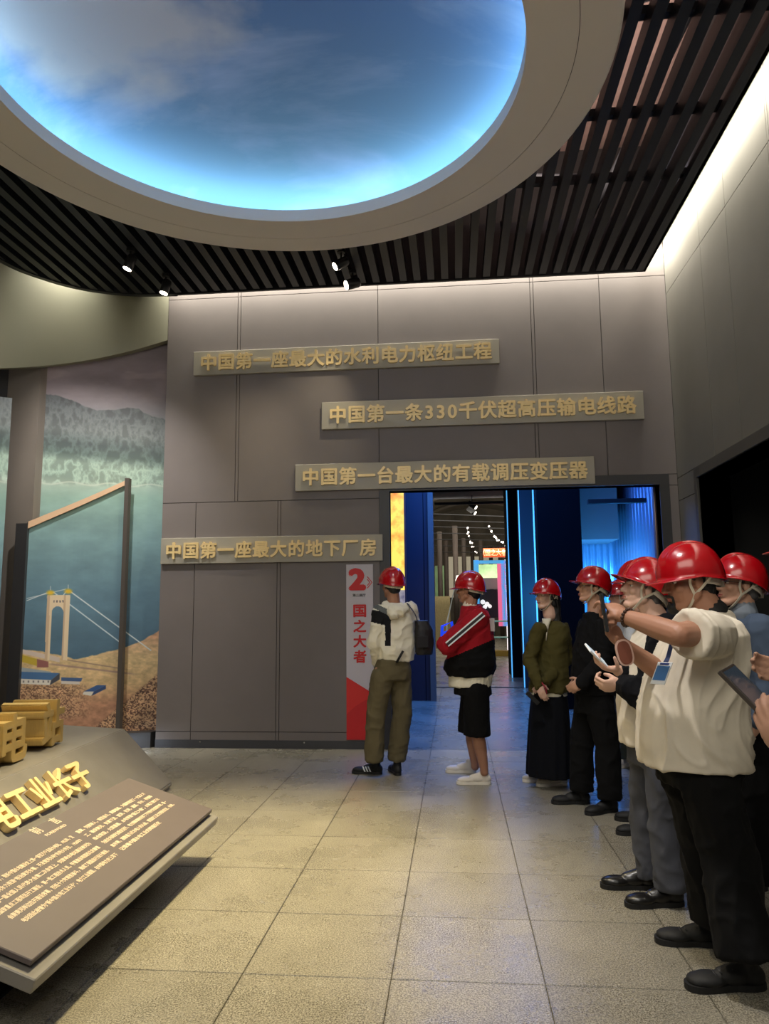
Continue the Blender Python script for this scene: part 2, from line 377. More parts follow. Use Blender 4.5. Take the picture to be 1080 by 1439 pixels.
def paint_mural(W, H, curve, lens, z0, z1):
    """river bend with bridge towers, seen on the wall print"""
    s = np.linspace(0, lens[-1], W); cx = np.interp(s, lens, [p.x for p in curve]); cy = np.interp(s, lens, [p.y for p in curve])
    z = np.linspace(z0, z1, H)
    X = np.repeat(cx[None], H, 0); Yw = np.repeat(cy[None], H, 0); Z = np.repeat(z[:, None], W, 1)-CAMH
    d = [X*a[0]+Yw*a[1]+Z*a[2] for a in (CR, CU, CF)]
    x = 540+FPX*d[0]/d[2]; y = 719.5-FPX*d[1]/d[2]
    C = np.zeros((H, W, 3))
    def put(mask, col, t=1.0):
        nonlocal C
        m_ = (mask*t)[..., None]; C = C*(1-m_)+np.array(col, float)*m_ if not isinstance(col, np.ndarray) or col.ndim == 1 else C*(1-m_)+col*m_
    def ss(a, b, v): u = np.clip((v-a)/(b-a), 0, 1); return u*u*(3-2*u)
    def grad(v, stops):
        out_ = np.zeros(v.shape+(3,))
        for k in range(3): out_[..., k] = np.interp(v, [q[0] for q in stops], [q[1][k] for q in stops])
        return out_
    C = grad(y, [(470, (118, 108, 112)), (530, (138, 124, 130)), (560, (150, 138, 142)), (590, (128, 128, 130)), (640, (138, 146, 142)), (675, (158, 176, 162)), (700, (140, 172, 160)), (760, (122, 156, 160)), (840, (98, 132, 150)), (930, (76, 106, 128)), (1050, (80, 104, 120))])
    f1 = fbm(x/30, y/14, 5, 3); C *= (.90+.2*f1)[..., None]
    cl = ss(.5, .7, fbm(x/60+3, y/22, 4, 9))*ss(560, 520, y); put(cl, (176, 158, 160), .5)
    ridge = 556+ (x-60)*.17+5*np.sin(x/17.)+12*(fbm(x/26, x*0+.5, 4, 5)-.5)
    mt = ss(0, 2, y-ridge)*ss(686, 676, y-(x-140)*.03)
    vein = np.abs(fbm(x/11, y/16, 5, 11)-.5)*2
    mc = grad(y-(x-60)*.1, [(555, (84, 88, 90)), (600, (104, 110, 108)), (618, (78, 90, 88)), (632, (84, 100, 94)), (645, (140, 160, 146)), (668, (142, 164, 150)), (680, (168, 184, 170))])
    mc = mc*(.90+.28*(1-np.clip(vein*3, 0, 1)))[..., None]
    put(mt, mc)
    put(ss(1.8, 0, np.abs(y-(678+(x-60)*.03)-2*np.sin(x/9))), (190, 200, 186), .7)
    # shore, plain and rubble in the foreground
    shore = np.interp(x, [20, 60, 110, 150, 175, 200, 225, 240], [912, 916, 927, 916, 910, 900, 886, 880])+3*(fbm(x/8, x*0, 3, 2)-.5)
    land = ss(-1, 1, y-shore)
    lc = grad(y, [(880, (206, 150, 118)), (905, (214, 178, 138)), (925, (216, 188, 140)), (960, (214, 182, 134)), (990, (186, 138, 108)), (1050, (160, 116, 92))])
    lc = lc*(.80+.4*fbm(x/7, y/4, 5, 21))[..., None]; put(land, lc)
    rub = ss(-2, 4, (y-960)+(x-200)*.85-5)*land+ss(8, -4, np.abs(y-985)-22)*ss(140, 90, x)*land*.8
    spk = fbm(x/1.7, y/1.5, 3, 31); spt = ss(.36, .58, spk)[..., None]; rc = (np.array([208, 168, 128.])*spt+np.array([96, 66, 54.])*(1-spt))*(.75+.5*fbm(x/14, y/9, 4, 8))[..., None]
    put(np.clip(rub, 0, 1), rc)
    put(ss(2.2, 0, np.abs(y-(938+(x-110)*.12)))*ss(60, 80, x)*ss(200, 170, x), (150, 120, 118), .8)
    put(ss(1.5, 0, np.abs(y-(930+(x-110)*.16)))*ss(80, 100, x)*ss(190, 160, x), (120, 96, 100), .6)
    # long building, yellow wall, sheds with blue roofs
    def quad(q, col, soft=.8):
        m_ = np.ones_like(x)
        for i in range(4):
            (ax, ay), (bx, by) = q[i], q[(i+1) % 4]; L_ = math.hypot(bx-ax, by-ay)
            m_ = m_*np.clip(.5+((bx-ax)*(y-ay)-(by-ay)*(x-ax))/L_/soft, 0, 1)
        put(m_, col)
    quad([(30, 912), (84, 924), (84, 931), (30, 918)], (214, 196, 184))
    quad([(30, 920), (52, 926), (52, 936), (30, 930)], (196, 170, 60)); quad([(52, 926), (68, 930), (68, 938), (52, 938)], (150, 96, 92))
    quad([(30, 938), (72, 944), (72, 950), (30, 946)], (160, 170, 176))
    quad([(28, 944), (84, 946), (72, 956), (28, 954)], (72, 112, 158)); quad([(28, 954), (72, 956), (70, 963), (28, 961)], (226, 220, 208)); quad([(72, 956), (84, 946), (84, 955), (70, 963)], (70, 72, 82))
    for k in range(6): quad([(32+7*k, 956.5), (34+7*k, 956.6), (34+7*k, 959.5), (32+7*k, 959.4)], (120, 116, 116))
    quad([(86, 952), (116, 953), (114, 958), (86, 957)], (70, 96, 140)); quad([(86, 957), (112, 958), (112, 962), (86, 961)], (214, 206, 196))
    quad([(118, 972), (136, 963), (149, 963), (132, 972)], (58, 92, 146)); quad([(118, 972), (132, 972), (128, 978), (116, 976)], (224, 220, 210)); quad([(132, 972), (149, 963), (149, 968), (129, 978)], (50, 74, 118))
    # bridge tower
    def line(a, b, w, col, t=1.0):
        ax, ay = a; bx, by = b; L2 = (bx-ax)**2+(by-ay)**2; u = np.clip(((x-ax)*(bx-ax)+(y-ay)*(by-ay))/L2, 0, 1)
        dist = np.hypot(x-ax-u*(bx-ax), y-ay-u*(by-ay)); put(np.clip(.5+(w-dist)/.8, 0, 1), col, t)
    line((38, 844), (66, 833), .5, (226, 232, 232)); line((38, 841), (92, 828), .5, (226, 232, 232), .8)
    line((75, 832), (168, 902), .8, (214, 226, 230)); line((100, 832), (212, 914), .8, (222, 230, 230))
    line((84, 843), (94, 830), .6, (222, 224, 220))
    quad([(66, 838), (99, 838), (98, 852), (67, 852)], (232, 214, 182))
    arch = (((x-82)/8.2)**2+((y-860)/13.0)**2 < 1) | ((np.abs(x-82) < 8.2) & (y > 860))
    legs = ((y > 836) & (y < 928) & (x > 62.5+ (928-y)*.045) & (x < 94.5+(928-y)*.045) & ~((np.abs(x-(78.0+(928-y)*.045)) < 8.4) & (y > 862)) & ~(((x-81)/8.4)**2+((y-862)/10.)**2 < 1))
    put(legs.astype(float), (232, 210, 176)); put((legs & (x < 66.5+(928-y)*.045)).astype(float), (206, 178, 146))
    put((legs & (x > 86+(928-y)*.045) & (x < 88.5+(928-y)*.045)).astype(float), (206, 178, 146))
    for k in range(4): put(((np.abs(x-(76+k*4.2)) < 1) & (np.abs(y-845) < 1.6)).astype(float), (120, 110, 110))
    for bx, by in ((71, 833), (96, 831)):
        put(np.clip(1.5-np.hypot((x-bx)/7, (y-by)/4.6)*1.4, 0, 1), (228, 188, 50)); line((bx, by-4), (bx, by-9), .4, (220, 220, 220))
    return np.clip(C/255, 0, 1)
def mural_image(name, curve, lens, z0, z1, W, H):
    rgb = paint_mural(W, H, curve, lens, z0, z1)
    im = bpy.data.images.new(name, W, H); buf = np.ones((H, W, 4), np.float32); buf[..., :3] = rgb; im.pixels.foreach_set(buf.ravel()); im.update(); im.pack()
    M = bpy.data.materials.new(name); M.use_nodes = True; N = M.node_tree.nodes; t = N.new('ShaderNodeTexImage'); t.image = im; t.extension = 'EXTEND'
    M.node_tree.links.new(t.outputs[0], N['Principled BSDF'].inputs['Base Color']); N['Principled BSDF'].inputs['Roughness'].default_value = .55
    return M
def s_at_px(curve, lens, px, py=850):
    best = None
    for i, p in enumerate(curve):
        v = Vector((p.x, p.y, 0)); x = 540+FPX*v.dot(CR)/v.dot(CF)
        if best is None or abs(x-px) < best[0]: best = (abs(x-px), i)
    i = best[1]; xs_ = []
    for p in curve: v = Vector((p.x, p.y, 0)); xs_.append(540+FPX*v.dot(CR)/v.dot(CF))
    return float(np.interp(-px, [-q for q in xs_], lens))
def curved_sheet(name, curve, lens, z0f, z1f, zr, material, parent, thick, s0, s1, steps=40, rim=None):
    """a sheet of print following the wall curve between arc lengths s0..s1, with real thickness"""
    xs = [p.x for p in curve]; ysq = [p.y for p in curve]; V = []; F = []; UV = []; n = steps+1
    for i in range(n):
        s = s0+(s1-s0)*i/steps; x = np.interp(s, lens, xs); y = np.interp(s, lens, ysq)
        x2 = np.interp(s+.01, lens, xs); y2 = np.interp(s+.01, lens, ysq); t = Vector((x2-x, y2-y, 0)).normalized() if s < lens[-1]-.02 else Vector((-.2, -1, 0)).normalized()
        nn = Vector((t.y, -t.x, 0)); nn = nn if nn.y < 0 or nn.x > 0 else -nn
        if nn.x < 0: nn = -nn
        za, zb = z0f(s), z1f(s)
        V += [(x, y, za), (x, y, zb), (x-nn.x*thick, y-nn.y*thick, za), (x-nn.x*thick, y-nn.y*thick, zb)]
        UV += [(s/lens[-1], (za-zr[0])/(zr[1]-zr[0])), (s/lens[-1], (zb-zr[0])/(zr[1]-zr[0]))]*2
    fm = []
    for i in range(n-1):
        a = 4*i; b = a+4; F += [(a, a+1, b+1, b), (a+2, b+2, b+3, a+3), (a+1, a+3, b+3, b+1), (a, b, b+2, a+2)]; fm += [0, 1, 1, 1]
    F += [(0, 2, 3, 1), (4*n-4, 4*n-3, 4*n-1, 4*n-2)]; fm += [1, 1]
    o = mesh_obj(name, V, F, None, parent, mats=[material, rim or M_TRIM], fmat=fm)
    uv = o.data.uv_layers.new(name='UVMap')
    for l in o.data.loops: uv.data[l.index].uv = UV[l.vertex_index]
    return o
L0 = seglen[-1]
M_MURAL = mural_image('mural_print', mplan, seglen, 0, 4.7, 700, 1300)
mural = empty('mural', (0, 0, 0)); tag(mural, 'tall curved wall photograph of a river, bridge tower and rubble slope beside the podium', 'mural')
curved_sheet('print_sheet', mplan, seglen, lambda s: .16, lambda s: 4.66, (0, 4.7), M_MURAL, mural, .04, 0, s_at_px(mplan, seglen, 44))
# the raised front sheet of the mural with its slanted top edge
fplan = [p+Vector((.05, -.14, 0)) for p in mplan]
fl = [0]
for i in range(1, len(fplan)): fl.append(fl[-1]+(fplan[i]-fplan[i-1]).length)
M_MURAL2 = mural_image('mural_print_front', fplan, fl, 0, 3.2, 600, 800)
sa, sb = s_at_px(fplan, fl, 173), s_at_px(fplan, fl, 33)
za_, zb_ = 2.92, 2.40
def ztop(s): return za_+(zb_-za_)*(s-sa)/(sb-sa)
fs = curved_sheet('front_sheet', fplan, fl, lambda s: .16, ztop, (0, 3.2), M_MURAL2, mural, .05, sa, sb, 24, rim=mat('sheet_edge_dark', (66, 58, 52), .6))
M_BEIGE = mat('beige_edge', (214, 178, 142), .6)
xs = [p.x for p in fplan]; ysq = [p.y for p in fplan]
tp = []
for k in range(13):
    s = sa+(sb-sa)*k/12; tp.append(Vector((np.interp(s, fl, xs), np.interp(s, fl, ysq), ztop(s))))
e1 = MB()
for k in range(12):
    a_, b_ = tp[k], tp[k+1]; o_ = Vector((.018, -.035, 0)); i_ = Vector((-.03, .06, 0)); w0 = .052+.02*(k/12); w1 = .052+.02*((k+1)/12)
    e1.hexa([a_+o_-Vector((0, 0, w0)), b_+o_-Vector((0, 0, w1)), b_+i_-Vector((0, 0, w1)), a_+i_-Vector((0, 0, w0)), a_+o_, b_+o_, b_+i_, a_+i_])
e1.obj('top_edge', M_BEIGE, mural)
MB().box(tp[0].x-.015, tp[0].x+.03, tp[0].y-.05, tp[0].y+.02, .16, tp[0].z+.01).obj('side_edge', mat('sheet_side', (84, 76, 70), .6), mural)
MB().prism([(tp[-1].x-.10, tp[-1].y-.06), (tp[-1].x+.02, tp[-1].y-.05), (tp[-1].x+.0, tp[-1].y+.05)], .16, zb_-.02).obj('fold_edge', M_TRIM, mural)
base = []
bp_ = [p for p in mplan[:50]]
vb = MB()
for i in range(0, 36, 3):
    a_, b_ = mplan[i], mplan[i+3]; w = Vector((-.03, -.16, 0))
    vb.hexa([a_+w, b_+w, b_, a_, a_+w+Vector((0, 0, .16)), b_+w+Vector((0, 0, .16)), b_+Vector((0, 0, .16)), a_+Vector((0, 0, .16))])
vb.obj('plinth', M_TRIM, mural)
# dark column standing before the mural and the second strip of print at the picture's left
colx0 = at(-2, 700, Y=7.34).x; colx1 = at(47, 700, Y=7.34).x
cb = MB().box(colx0, colx1, 7.34, 7.52, 0, 4.6).obj('column', mat('column_grey', (128, 119, 110), .5, noise=.04, nscale=3)); tag(cb, 'plain grey fin column between the two strips of mural at left', 'column')
p1 = at(17, 560, Y=6.85); p2 = at(2, 940, Y=6.85)
c2 = [Vector((p1.x, 6.85, 0)), Vector((p1.x-.35, 6.62, 0)), Vector((p1.x-.6, 6.2, 0))]; l2 = [0, (c2[1]-c2[0]).length, (c2[1]-c2[0]).length+(c2[2]-c2[1]).length]
M_MURAL3 = mural_image('mural_print_side', c2, l2, 0, 4.4, 128, 512)
m2 = curved_sheet('mural_strip', c2, l2, lambda s: .2, lambda s: 3.62, (0, 4.4), M_MURAL3, None, .05, 0, l2[-1], 8); tag(m2, 'narrow strip of river photograph left of the grey column, at the picture edge', 'mural')
bw = MB()
bkp = [Vector((-3.2, 8.2, 0))]+[p+Vector((-.12, .16, 0)) for p in mplan[8:]]+[Vector((-5.6, 2, 0)), Vector((-5.6, -1.6, 0))]
for i in range(len(bkp)-1):
    a_, b_ = bkp[i], bkp[i+1]; up_ = Vector((0, 0, 6.6)); w = Vector((-.08, .05, 0))
    bw.hexa([a_, b_, b_+w, a_+w, a_+up_, b_+up_, b_+w+up_, a_+w+up_])
bw.obj('wall_niche', M_TRIM); tag(bpy.data.objects['wall_niche'], kind='structure')
area('plinth_light', (-3.42, 7.55, .10), (.2, .4, -1), .35, .05, 1.3, (.75, .85, 1.0))

# ---------------------------------------------------------------- ceiling: slab, black louvre, cross bars
ce = MB().box(-5.8, 6.0, -1.6, 8.3, 6.6, 6.75).obj('ceiling', M_CONC); tag(ce, kind='structure')
LZ = 5.0
edge = smooth_curve([(-3.05, 7.62), (-3.6, 7.55), (-4.05, 7.34), (-4.37, 6.98), (-4.52, 6.6), (-4.62, 5.8), (-4.66, 4.4), (-4.66, -1.0)], 60)
def far_y(x):
    if x > -3.05: return 7.60
    b = 7.6
    for i in range(len(edge)-1):
        a_, c_ = edge[i], edge[i+1]
        if (a_.x-x)*(c_.x-x) <= 0 and a_.x != c_.x:
            return a_.y+(c_.y-a_.y)*(x-a_.x)/(c_.x-a_.x)
    return 5
LXR = 2.09
slat0 = None
x = 1.90
CCX, CCY, RO = -1.185, 4.11, 2.22
while x > -4.56:
    y1 = far_y(x)
    hc_ = RO-.03; dx_ = abs(x-CCX)
    runs = [(-1.0, y1-.02)] if dx_ >= hc_ else [(-1.0, CCY-math.sqrt(hc_**2-dx_**2)), (CCY+math.sqrt(hc_**2-dx_**2), y1-.02)]
    for (ya_, yb_) in runs:
        if yb_ < 1.9 and ya_ < 0 and dx_ < hc_: continue      # behind the canopy, above the camera
        o = MB().box(-.037, .037, ya_, yb_, 0, .13).obj('slat', M_BLACK, ce); o.location = (x, 0, LZ)
    x -= .149
for yb in (.6, 2.2, 3.3, 4.3, 5.25, 6.1):
    hw_ = math.sqrt(max(0, (RO-.02)**2-(yb-CCY)**2))
    for (xa_, xb_) in ([(-4.6, CCX-hw_), (CCX+hw_, LXR)] if hw_ > 0 else [(-4.6, LXR)]):
        MB().box(xa_, xb_, yb-.03, yb+.03, LZ+.13, LZ+.19).obj('cross_bar', M_BLACK, ce)
MB().box(-3.1, LXR, 7.60, 7.63, LZ-.01, LZ+.62).obj('fascia', M_BLACK, ce)
fe = MB()
for i in range(len(edge)-1):
    a_, b_ = edge[i], edge[i+1]; w = (b_-a_).normalized(); w = Vector((-w.y, w.x, 0))*.03
    fe.hexa([a_-w+Vector((0, 0, LZ-.01)), b_-w+Vector((0, 0, LZ-.01)), b_+w+Vector((0, 0, LZ-.01)), a_+w+Vector((0, 0, LZ-.01)), a_-w+Vector((0, 0, LZ+.62)), b_-w+Vector((0, 0, LZ+.62)), b_+w+Vector((0, 0, LZ+.62)), a_+w+Vector((0, 0, LZ+.62))])
fe.obj('curved_fascia', M_BLACK, ce)
MB().box(1.99, LXR, -1.0, 7.63, LZ-.01, LZ+.05).box(LXR-.03, LXR, -1.0, 7.63, LZ-.01, LZ+.62).obj('border_board', M_BLACK, ce)
# pipes and a beam above the louvre
for (xa, ya, xb, yb, zz, r) in ((.3, 6.6, 2.2, 6.9, 5.6, .02), (1.2, 1.5, 1.25, 7.4, 5.8, .025), (.2, 5.4, 2.3, 4.8, 5.9, .02), (-1.0, 6.9, -.2, 7.5, 5.7, .015), (1.9, 2.0, 1.5, 7.4, 5.5, .03), (.55, 7.0, .6, 7.45, 5.3, .02)):
    MB().tube([(xa, ya, zz), (xb, yb, zz)], r, 8).obj('pipe', M_DARK, ce, smooth=True)
MB().box(-5.0, -.9, 6.6, 7.4, 5.7, 6.5).box(-5.0, -3.5, 1, 6.6, 5.6, 5.7).obj('duct', M_BLACK, ce)
area('vault_light', (1.2, 24, 3.2), (0, .4, 1), 4, 6, 380, (1, .93, .82))
area('plenum_light', (1.1, 6.2, 5.30), (.1, -.1, 1), 1.6, 1.6, 48, (1.0, .84, .78))
area('plenum_light_near', (1.5, 3.4, 5.30), (0, .1, 1), .8, 2.0, 1.2, (.7, .8, 1.0))

# round canopy with the sky picture
can = empty('ceiling_canopy', (CCX, CCY, 4.75)); tag(can, 'large round beige ceiling canopy ringing a glowing picture of a blue cloudy sky', 'ceiling light')
def ring_mesh(profile, seg=160):
    V = []; F = []; k = len(profile)
    for i in range(seg):
        th = 2*math.pi*i/seg
        for r, z in profile: V.append((r*math.cos(th), r*math.sin(th), z))
    for i in range(seg):
        j = (i+1) % seg
        for q in range(k-1): F.append((i*k+q, i*k+q+1, j*k+q+1, j*k+q))
    return V, F
def ring_obj(name, profile, material, seg=160, smooth=True):
    V, F = ring_mesh(profile, seg); o = mesh_obj(name, V, F, material, can, smooth)
    o.modifiers.new('edge', 'EDGE_SPLIT').split_angle = math.radians(35); return o
RI, RS = 1.68, 1.98
ring_obj('inner_ring', [(RI, .10), (RI, .0), (RS-.002, .0), (RS-.003, .006)], M_RING)
ring_obj('outer_ring', [(RS+.003, .006), (RS+.002, 0), (RO-.015, 0), (RO, .015), (RO, .30)], M_RING)
ring_obj('joint_ring', [(RS-.008, .010), (RS+.008, .010)], M_DARK)
ring_obj('lip', [(RI, .10), (RI+.02, .115), (RI+.24, .115), (RI+.24, .60)], M_WHITE)
def sky_material():
    M = bpy.data.materials.new('sky_print'); M.use_nodes = True; nt = M.node_tree; N = nt.nodes; L = nt.links; b = N['Principled BSDF']
    tc = N.new('ShaderNodeTexCoord'); mp = N.new('ShaderNodeMapping'); mp.inputs['Scale'].default_value = (.55, 1.5, 1); mp.inputs['Rotation'].default_value = (0, 0, -.35); mp.inputs['Location'].default_value = (.35, .2, 0)
    L.new(tc.outputs['Object'], mp.inputs[0])
    n1 = N.new('ShaderNodeTexNoise'); n1.inputs['Scale'].default_value = 1.0; n1.inputs['Detail'].default_value = 7; n1.inputs['Roughness'].default_value = .58; n1.inputs['Distortion'].default_value = .4
    L.new(mp.outputs[0], n1.inputs['Vector'])
    cr = N.new('ShaderNodeValToRGB'); e = cr.color_ramp.elements; e[0].position = .50; e[0].color = (0, 0, 0, 1); e[1].position = .74; e[1].color = (1, 1, 1, 1)
    L.new(n1.outputs['Fac'], cr.inputs[0])
    sx = N.new('ShaderNodeSeparateXYZ'); L.new(tc.outputs['Object'], sx.inputs[0])
    g = N.new('ShaderNodeMapRange'); g.inputs[1].default_value = 2.0; g.inputs[2].default_value = -1.0; L.new(sx.outputs['Y'], g.inputs[0])
    mixb = N.new('ShaderNodeMixRGB'); mixb.inputs[1].default_value = (*lin((98, 124, 138)), 1); mixb.inputs[2].default_value = (*lin((62, 88, 140)), 1); L.new(g.outputs[0], mixb.inputs[0])
    mx = N.new('ShaderNodeMixRGB'); mx.inputs[2].default_value = (*lin((128, 140, 166)), 1); L.new(cr.outputs[0], mx.inputs[0]); L.new(mixb.outputs[0], mx.inputs[1])
    # big warm-grey cloud on the left
    di = N.new('ShaderNodeVectorMath'); di.operation = 'DISTANCE'; di.inputs[1].default_value = (-1.05, -.10, .6); L.new(tc.outputs['Object'], di.inputs[0])
    n2 = N.new('ShaderNodeTexNoise'); n2.inputs['Scale'].default_value = 2.2; n2.inputs['Detail'].default_value = 6; L.new(tc.outputs['Object'], n2.inputs['Vector'])
    ad = N.new('ShaderNodeMath'); ad.operation = 'MULTIPLY_ADD'; ad.inputs[1].default_value = 1.3; L.new(n2.outputs['Fac'], ad.inputs[0]); L.new(di.outputs['Value'], ad.inputs[2])
    r = N.new('ShaderNodeMapRange'); r.inputs[1].default_value = 1.62; r.inputs[2].default_value = 1.15; L.new(ad.outputs[0], r.inputs[0])
    m3 = N.new('ShaderNodeMixRGB'); m3.inputs[2].default_value = (*lin((156, 152, 156)), 1); L.new(r.outputs[0], m3.inputs[0]); L.new(mx.outputs[0], m3.inputs[1])
    L.new(m3.outputs[0], b.inputs['Base Color']); b.inputs['Roughness'].default_value = .7
    L.new(m3.outputs[0], b.inputs['Emission Color']); b.inputs['Emission Strength'].default_value = .22
    return M
V = []; F = []; rings = 26; seg = 96; RD = RI+.235
for i in range(rings+1):
    r = RD*i/rings
    z = .14+.44*math.sqrt(max(0, 1-(i/rings)**2.4))
    for k in range(seg): th = 2*math.pi*k/seg; V.append((r*math.cos(th), r*math.sin(th), z))
for i in range(rings):
    for k in range(seg): k2 = (k+1) % seg; F.append((i*seg+k, i*seg+k2, (i+1)*seg+k2, (i+1)*seg+k))
mesh_obj('sky_panel', V, F, sky_material(), can, True)
ring_obj('led_strip', [(RI+.07, .119), (RI+.13, .119)], mat('led_cool', (200, 235, 255), .5, emit=(176, 228, 255), estr=30), 160)
MB().tube([(0, 0, .9), (0, 0, 1.8)], .03).obj('hanger', M_DARK, can)

# spot fixtures
def spot_fixture(loc, d, label, lit, r=.048, L=.15):
    t = empty('spotlight', loc); tag(t, label, 'spotlight', 'track spotlights under the louvre')
    d = Vector(d).normalized(); c = Vector((0, 0, -.14))
    MB().tube([(0, 0, 0), (0, 0, -.03)], .04, 12).obj('mount', M_BLK, t)
    MB().tube([(0, 0, -.03), c], .009, 8).obj('stem', M_BLK, t)
    MB().tube([c-d*L*.5, c-d*L*.4, c+d*L*.45, c+d*L*.5], [r*.8, r, r, r*.94], 20).obj('housing', mat('spot_housing', (70, 70, 72), .3, .7), t, smooth=True)
    MB().tube([c+d*(L*.5), c+d*(L*.5+.004)], r*.86, 20).obj('lens', mat('spot_lens_lit', (255, 240, 210), .3, emit=(255, 242, 214), estr=lit), t)
    return t
spot_fixture((-3.99, 5.60, 5.0), (-.1, -.75, -.8), 'lit track spotlight at the picture edge under the left louvre', 12)
spot_fixture((-3.11, 6.55, 5.0), (-.35, -.1, -1), 'left of the two close track spotlights near the curved louvre edge', 12)
spot_fixture((-2.98, 7.12, 5.0), (-.22, -.1, -1), 'track spotlight nearest the curved bulkhead, right of its pair', 12)
spot_fixture((-1.06, 6.85, 5.02), (-.75, -.30, -.55), 'upper spotlight of the lit pair below the canopy edge', 12)
spot_fixture((-1.00, 7.25, 4.99), (-.75, -.35, -.35), 'lower and brighter spotlight of the pair before the back wall', 30, .055)

# ---------------------------------------------------------------- signs on the back wall
def sign(x0, x1, z0, z1, text, label):
    t = empty('wall_sign', (0, 0, 0)); tag(t, label, 'sign', 'long plaques with gold lettering on the back wall')
    MB().box(x0, x1, WY-.045, WY-.001, z0, z1).obj('plaque', mat('plaque_taupe', (166, 160, 145), .5, .1), t, bevel=.003)
    n = len(text); h = z1-z0
    wts = [.60 if ch.isdigit() else 1.0 for ch in text]; adv = (x1-x0)*.955/sum(wts); xx = x0+(x1-x0)*.0225
    for ch, w_ in zip(text, wts):
        o = text_mesh(ch, adv*.965, .010, adv*.028, M_GOLD, parent=t, name='character'); lo, hi = bounds(o)
        zc = (z0+z1)/2-adv*.355
        o.matrix_world = Matrix.Translation((xx+(adv*w_-(hi[0]-lo[0]))/2-lo[0] if ch.isdigit() else xx+adv*.02, WY-.060, zc)) @ Matrix.Rotation(math.radians(90), 4, 'X'); xx += adv*w_
    return t
sign(-2.915, .540, 4.115, 4.392, '中国第一座最大的水利电力枢纽工程', 'topmost gold-lettered plaque reading 中国第一座最大的水利电力枢纽工程')
sign(-1.432, 2.047, 3.435, 3.742, '中国第一条330千伏超高压输电线路', 'gold-lettered plaque with the number 330, second from top')
sign(-1.727, 1.503, 2.750, 3.045, '中国第一台最大的有载调压变压器', 'gold-lettered plaque directly above the doorway')
sign(-3.235, -.765, 1.970, 2.255, '中国第一座最大的地下厂房', 'shortest and lowest gold-lettered plaque, left of the doorway')
# red and white banner
ban = empty('banner', (0, 0, 0)); tag(ban, 'narrow red and white vertical banner with a big 2 beside the doorway', 'banner')
bx0, bx1, bz0, bz1 = -1.165, -.875, .10, 1.935
MB().box(bx0, bx1, WY-.022, WY-.001, bz0, bz1).obj('board', M_BANNER, ban)
V = [(bx0, .10), (bx1, .10), (bx1, .60), (bx0, .77)]
MB().prism([(bx0, .10), (bx1, .10), (bx1, .57), (bx0, .745)], WY-.0235, WY-.0222, 'y').obj('red_field', M_RED, ban)
MB().prism([(bx0, .36), (bx0+.09, .44), (bx0+.29, .56), (bx0, .745)], WY-.0245, WY-.0236, 'y').obj('red_fold', mat('print_red_bright', (222, 44, 40), .5), ban)
def wall_text(s, x0, x1, z0, z1, material, parent, off=.004, ex=.0015):
    o = text_mesh(s, .2, ex, off, material, parent=parent); fit_text(o, 0, x1-x0, 0, z1-z0)
    o.matrix_world = Matrix.Translation((x0, WY-.0245, z0)) @ Matrix.Rotation(math.radians(90), 4, 'X'); return o
wall_text('2', bx0+.022, bx0+.215, 1.655, 1.895, M_RED, ban, .012)
wall_text('第二展厅', bx0+.07, bx0+.21, 1.59, 1.62, M_DARK, ban, .002)
for i, ch in enumerate('国之大者'): wall_text(ch, bx0+.075, bx0+.215, 1.37-i*.160, 1.505-i*.160, M_RED, ban, .007)
cv = MB()
for k in range(2):
    xx = bx0+.222+k*.022*0+(.0 if k == 0 else .0); s_ = 1.0-.45*k; cz = 1.74; x0_ = bx0+.222
    for sg in (-1, 1):
        cv.hexa([(x0_, WY-.0235, cz+sg*.062*s_), (x0_+.012, WY-.0235, cz+sg*.062*s_), (x0_+.012, WY-.0225, cz+sg*.062*s_), (x0_, WY-.0225, cz+sg*.062*s_),
                 (x0_+.052*s_, WY-.0235, cz), (x0_+.052*s_+.010, WY-.0235, cz), (x0_+.052*s_+.010, WY-.0225, cz), (x0_+.052*s_, WY-.0225, cz)])
cv.obj('chevron', M_RED, ban)

# ---------------------------------------------------------------- podium with gold characters
pod = empty('podium', (0, 0, 0)); tag(pod, 'low dark grey wedge podium carrying gold characters at left', 'podium')
Rg = Vector((-2.79, 6.1, .477)); Tg = Vector((-2.36, 6.1, .05)); D = Vector((.052, -1, 0))
def along(p, y): return p+D*((p.y-y)/1.0)
yn = .4
R2, T2 = along(Rg, yn), along(Tg, yn); B1 = Vector((-3.75, 6.25, .50)); B2 = Vector((-4.4, yn, .50)); Bm = Vector((-4.35, 6.6, .5))
V = [Rg, Tg, R2, T2, B1, B2, Bm, Vector((-2.44, 6.02, .0)), Vector((T2.x-.1, yn, .0)), Vector((-3.75, 6.2, 0)), Vector((-4.4, yn, 0)), Vector((-4.35, 6.5, 0)), Tg+Vector((-.0, -.02, -.03)), T2+Vector((0, 0, -.03))]
F = [(0, 2, 3, 1), (0, 4, 6, 5, 2), (1, 3, 13, 12), (12, 13, 8, 7), (0, 1, 12, 7, 9, 4), (4, 9, 11, 6), (6, 11, 10, 5), (2, 5, 10, 8, 13, 3)]
po = mesh_obj('body', V, F, M_PODIUM, pod)
bm = bmesh.new(); bm.from_mesh(po.data); bmesh.ops.recalc_face_normals(bm, faces=bm.faces); bmesh.ops.bevel(bm, geom=[e for e in bm.edges], offset=.008, segments=2, affect='EDGES'); bm.to_mesh(po.data); bm.free()
upv = (Rg-Tg).normalized(); Dn = D.normalized()
def slope_glyph(ch, a0, size, b0=.295):
    o = text_mesh(ch, size, .020, .006, M_GOLD, name='slope_character', parent=pod)
    org = Rg+Dn*(-a0)+(Tg-Rg)+upv*b0; nrm = (-Dn).cross(upv).normalized()
    o.matrix_world = frame_matrix(org+nrm*.022, -Dn, upv); return o
for i, ch in enumerate('水电工业长子'): slope_glyph(ch, -2.50+i*.2415, .235, .315)
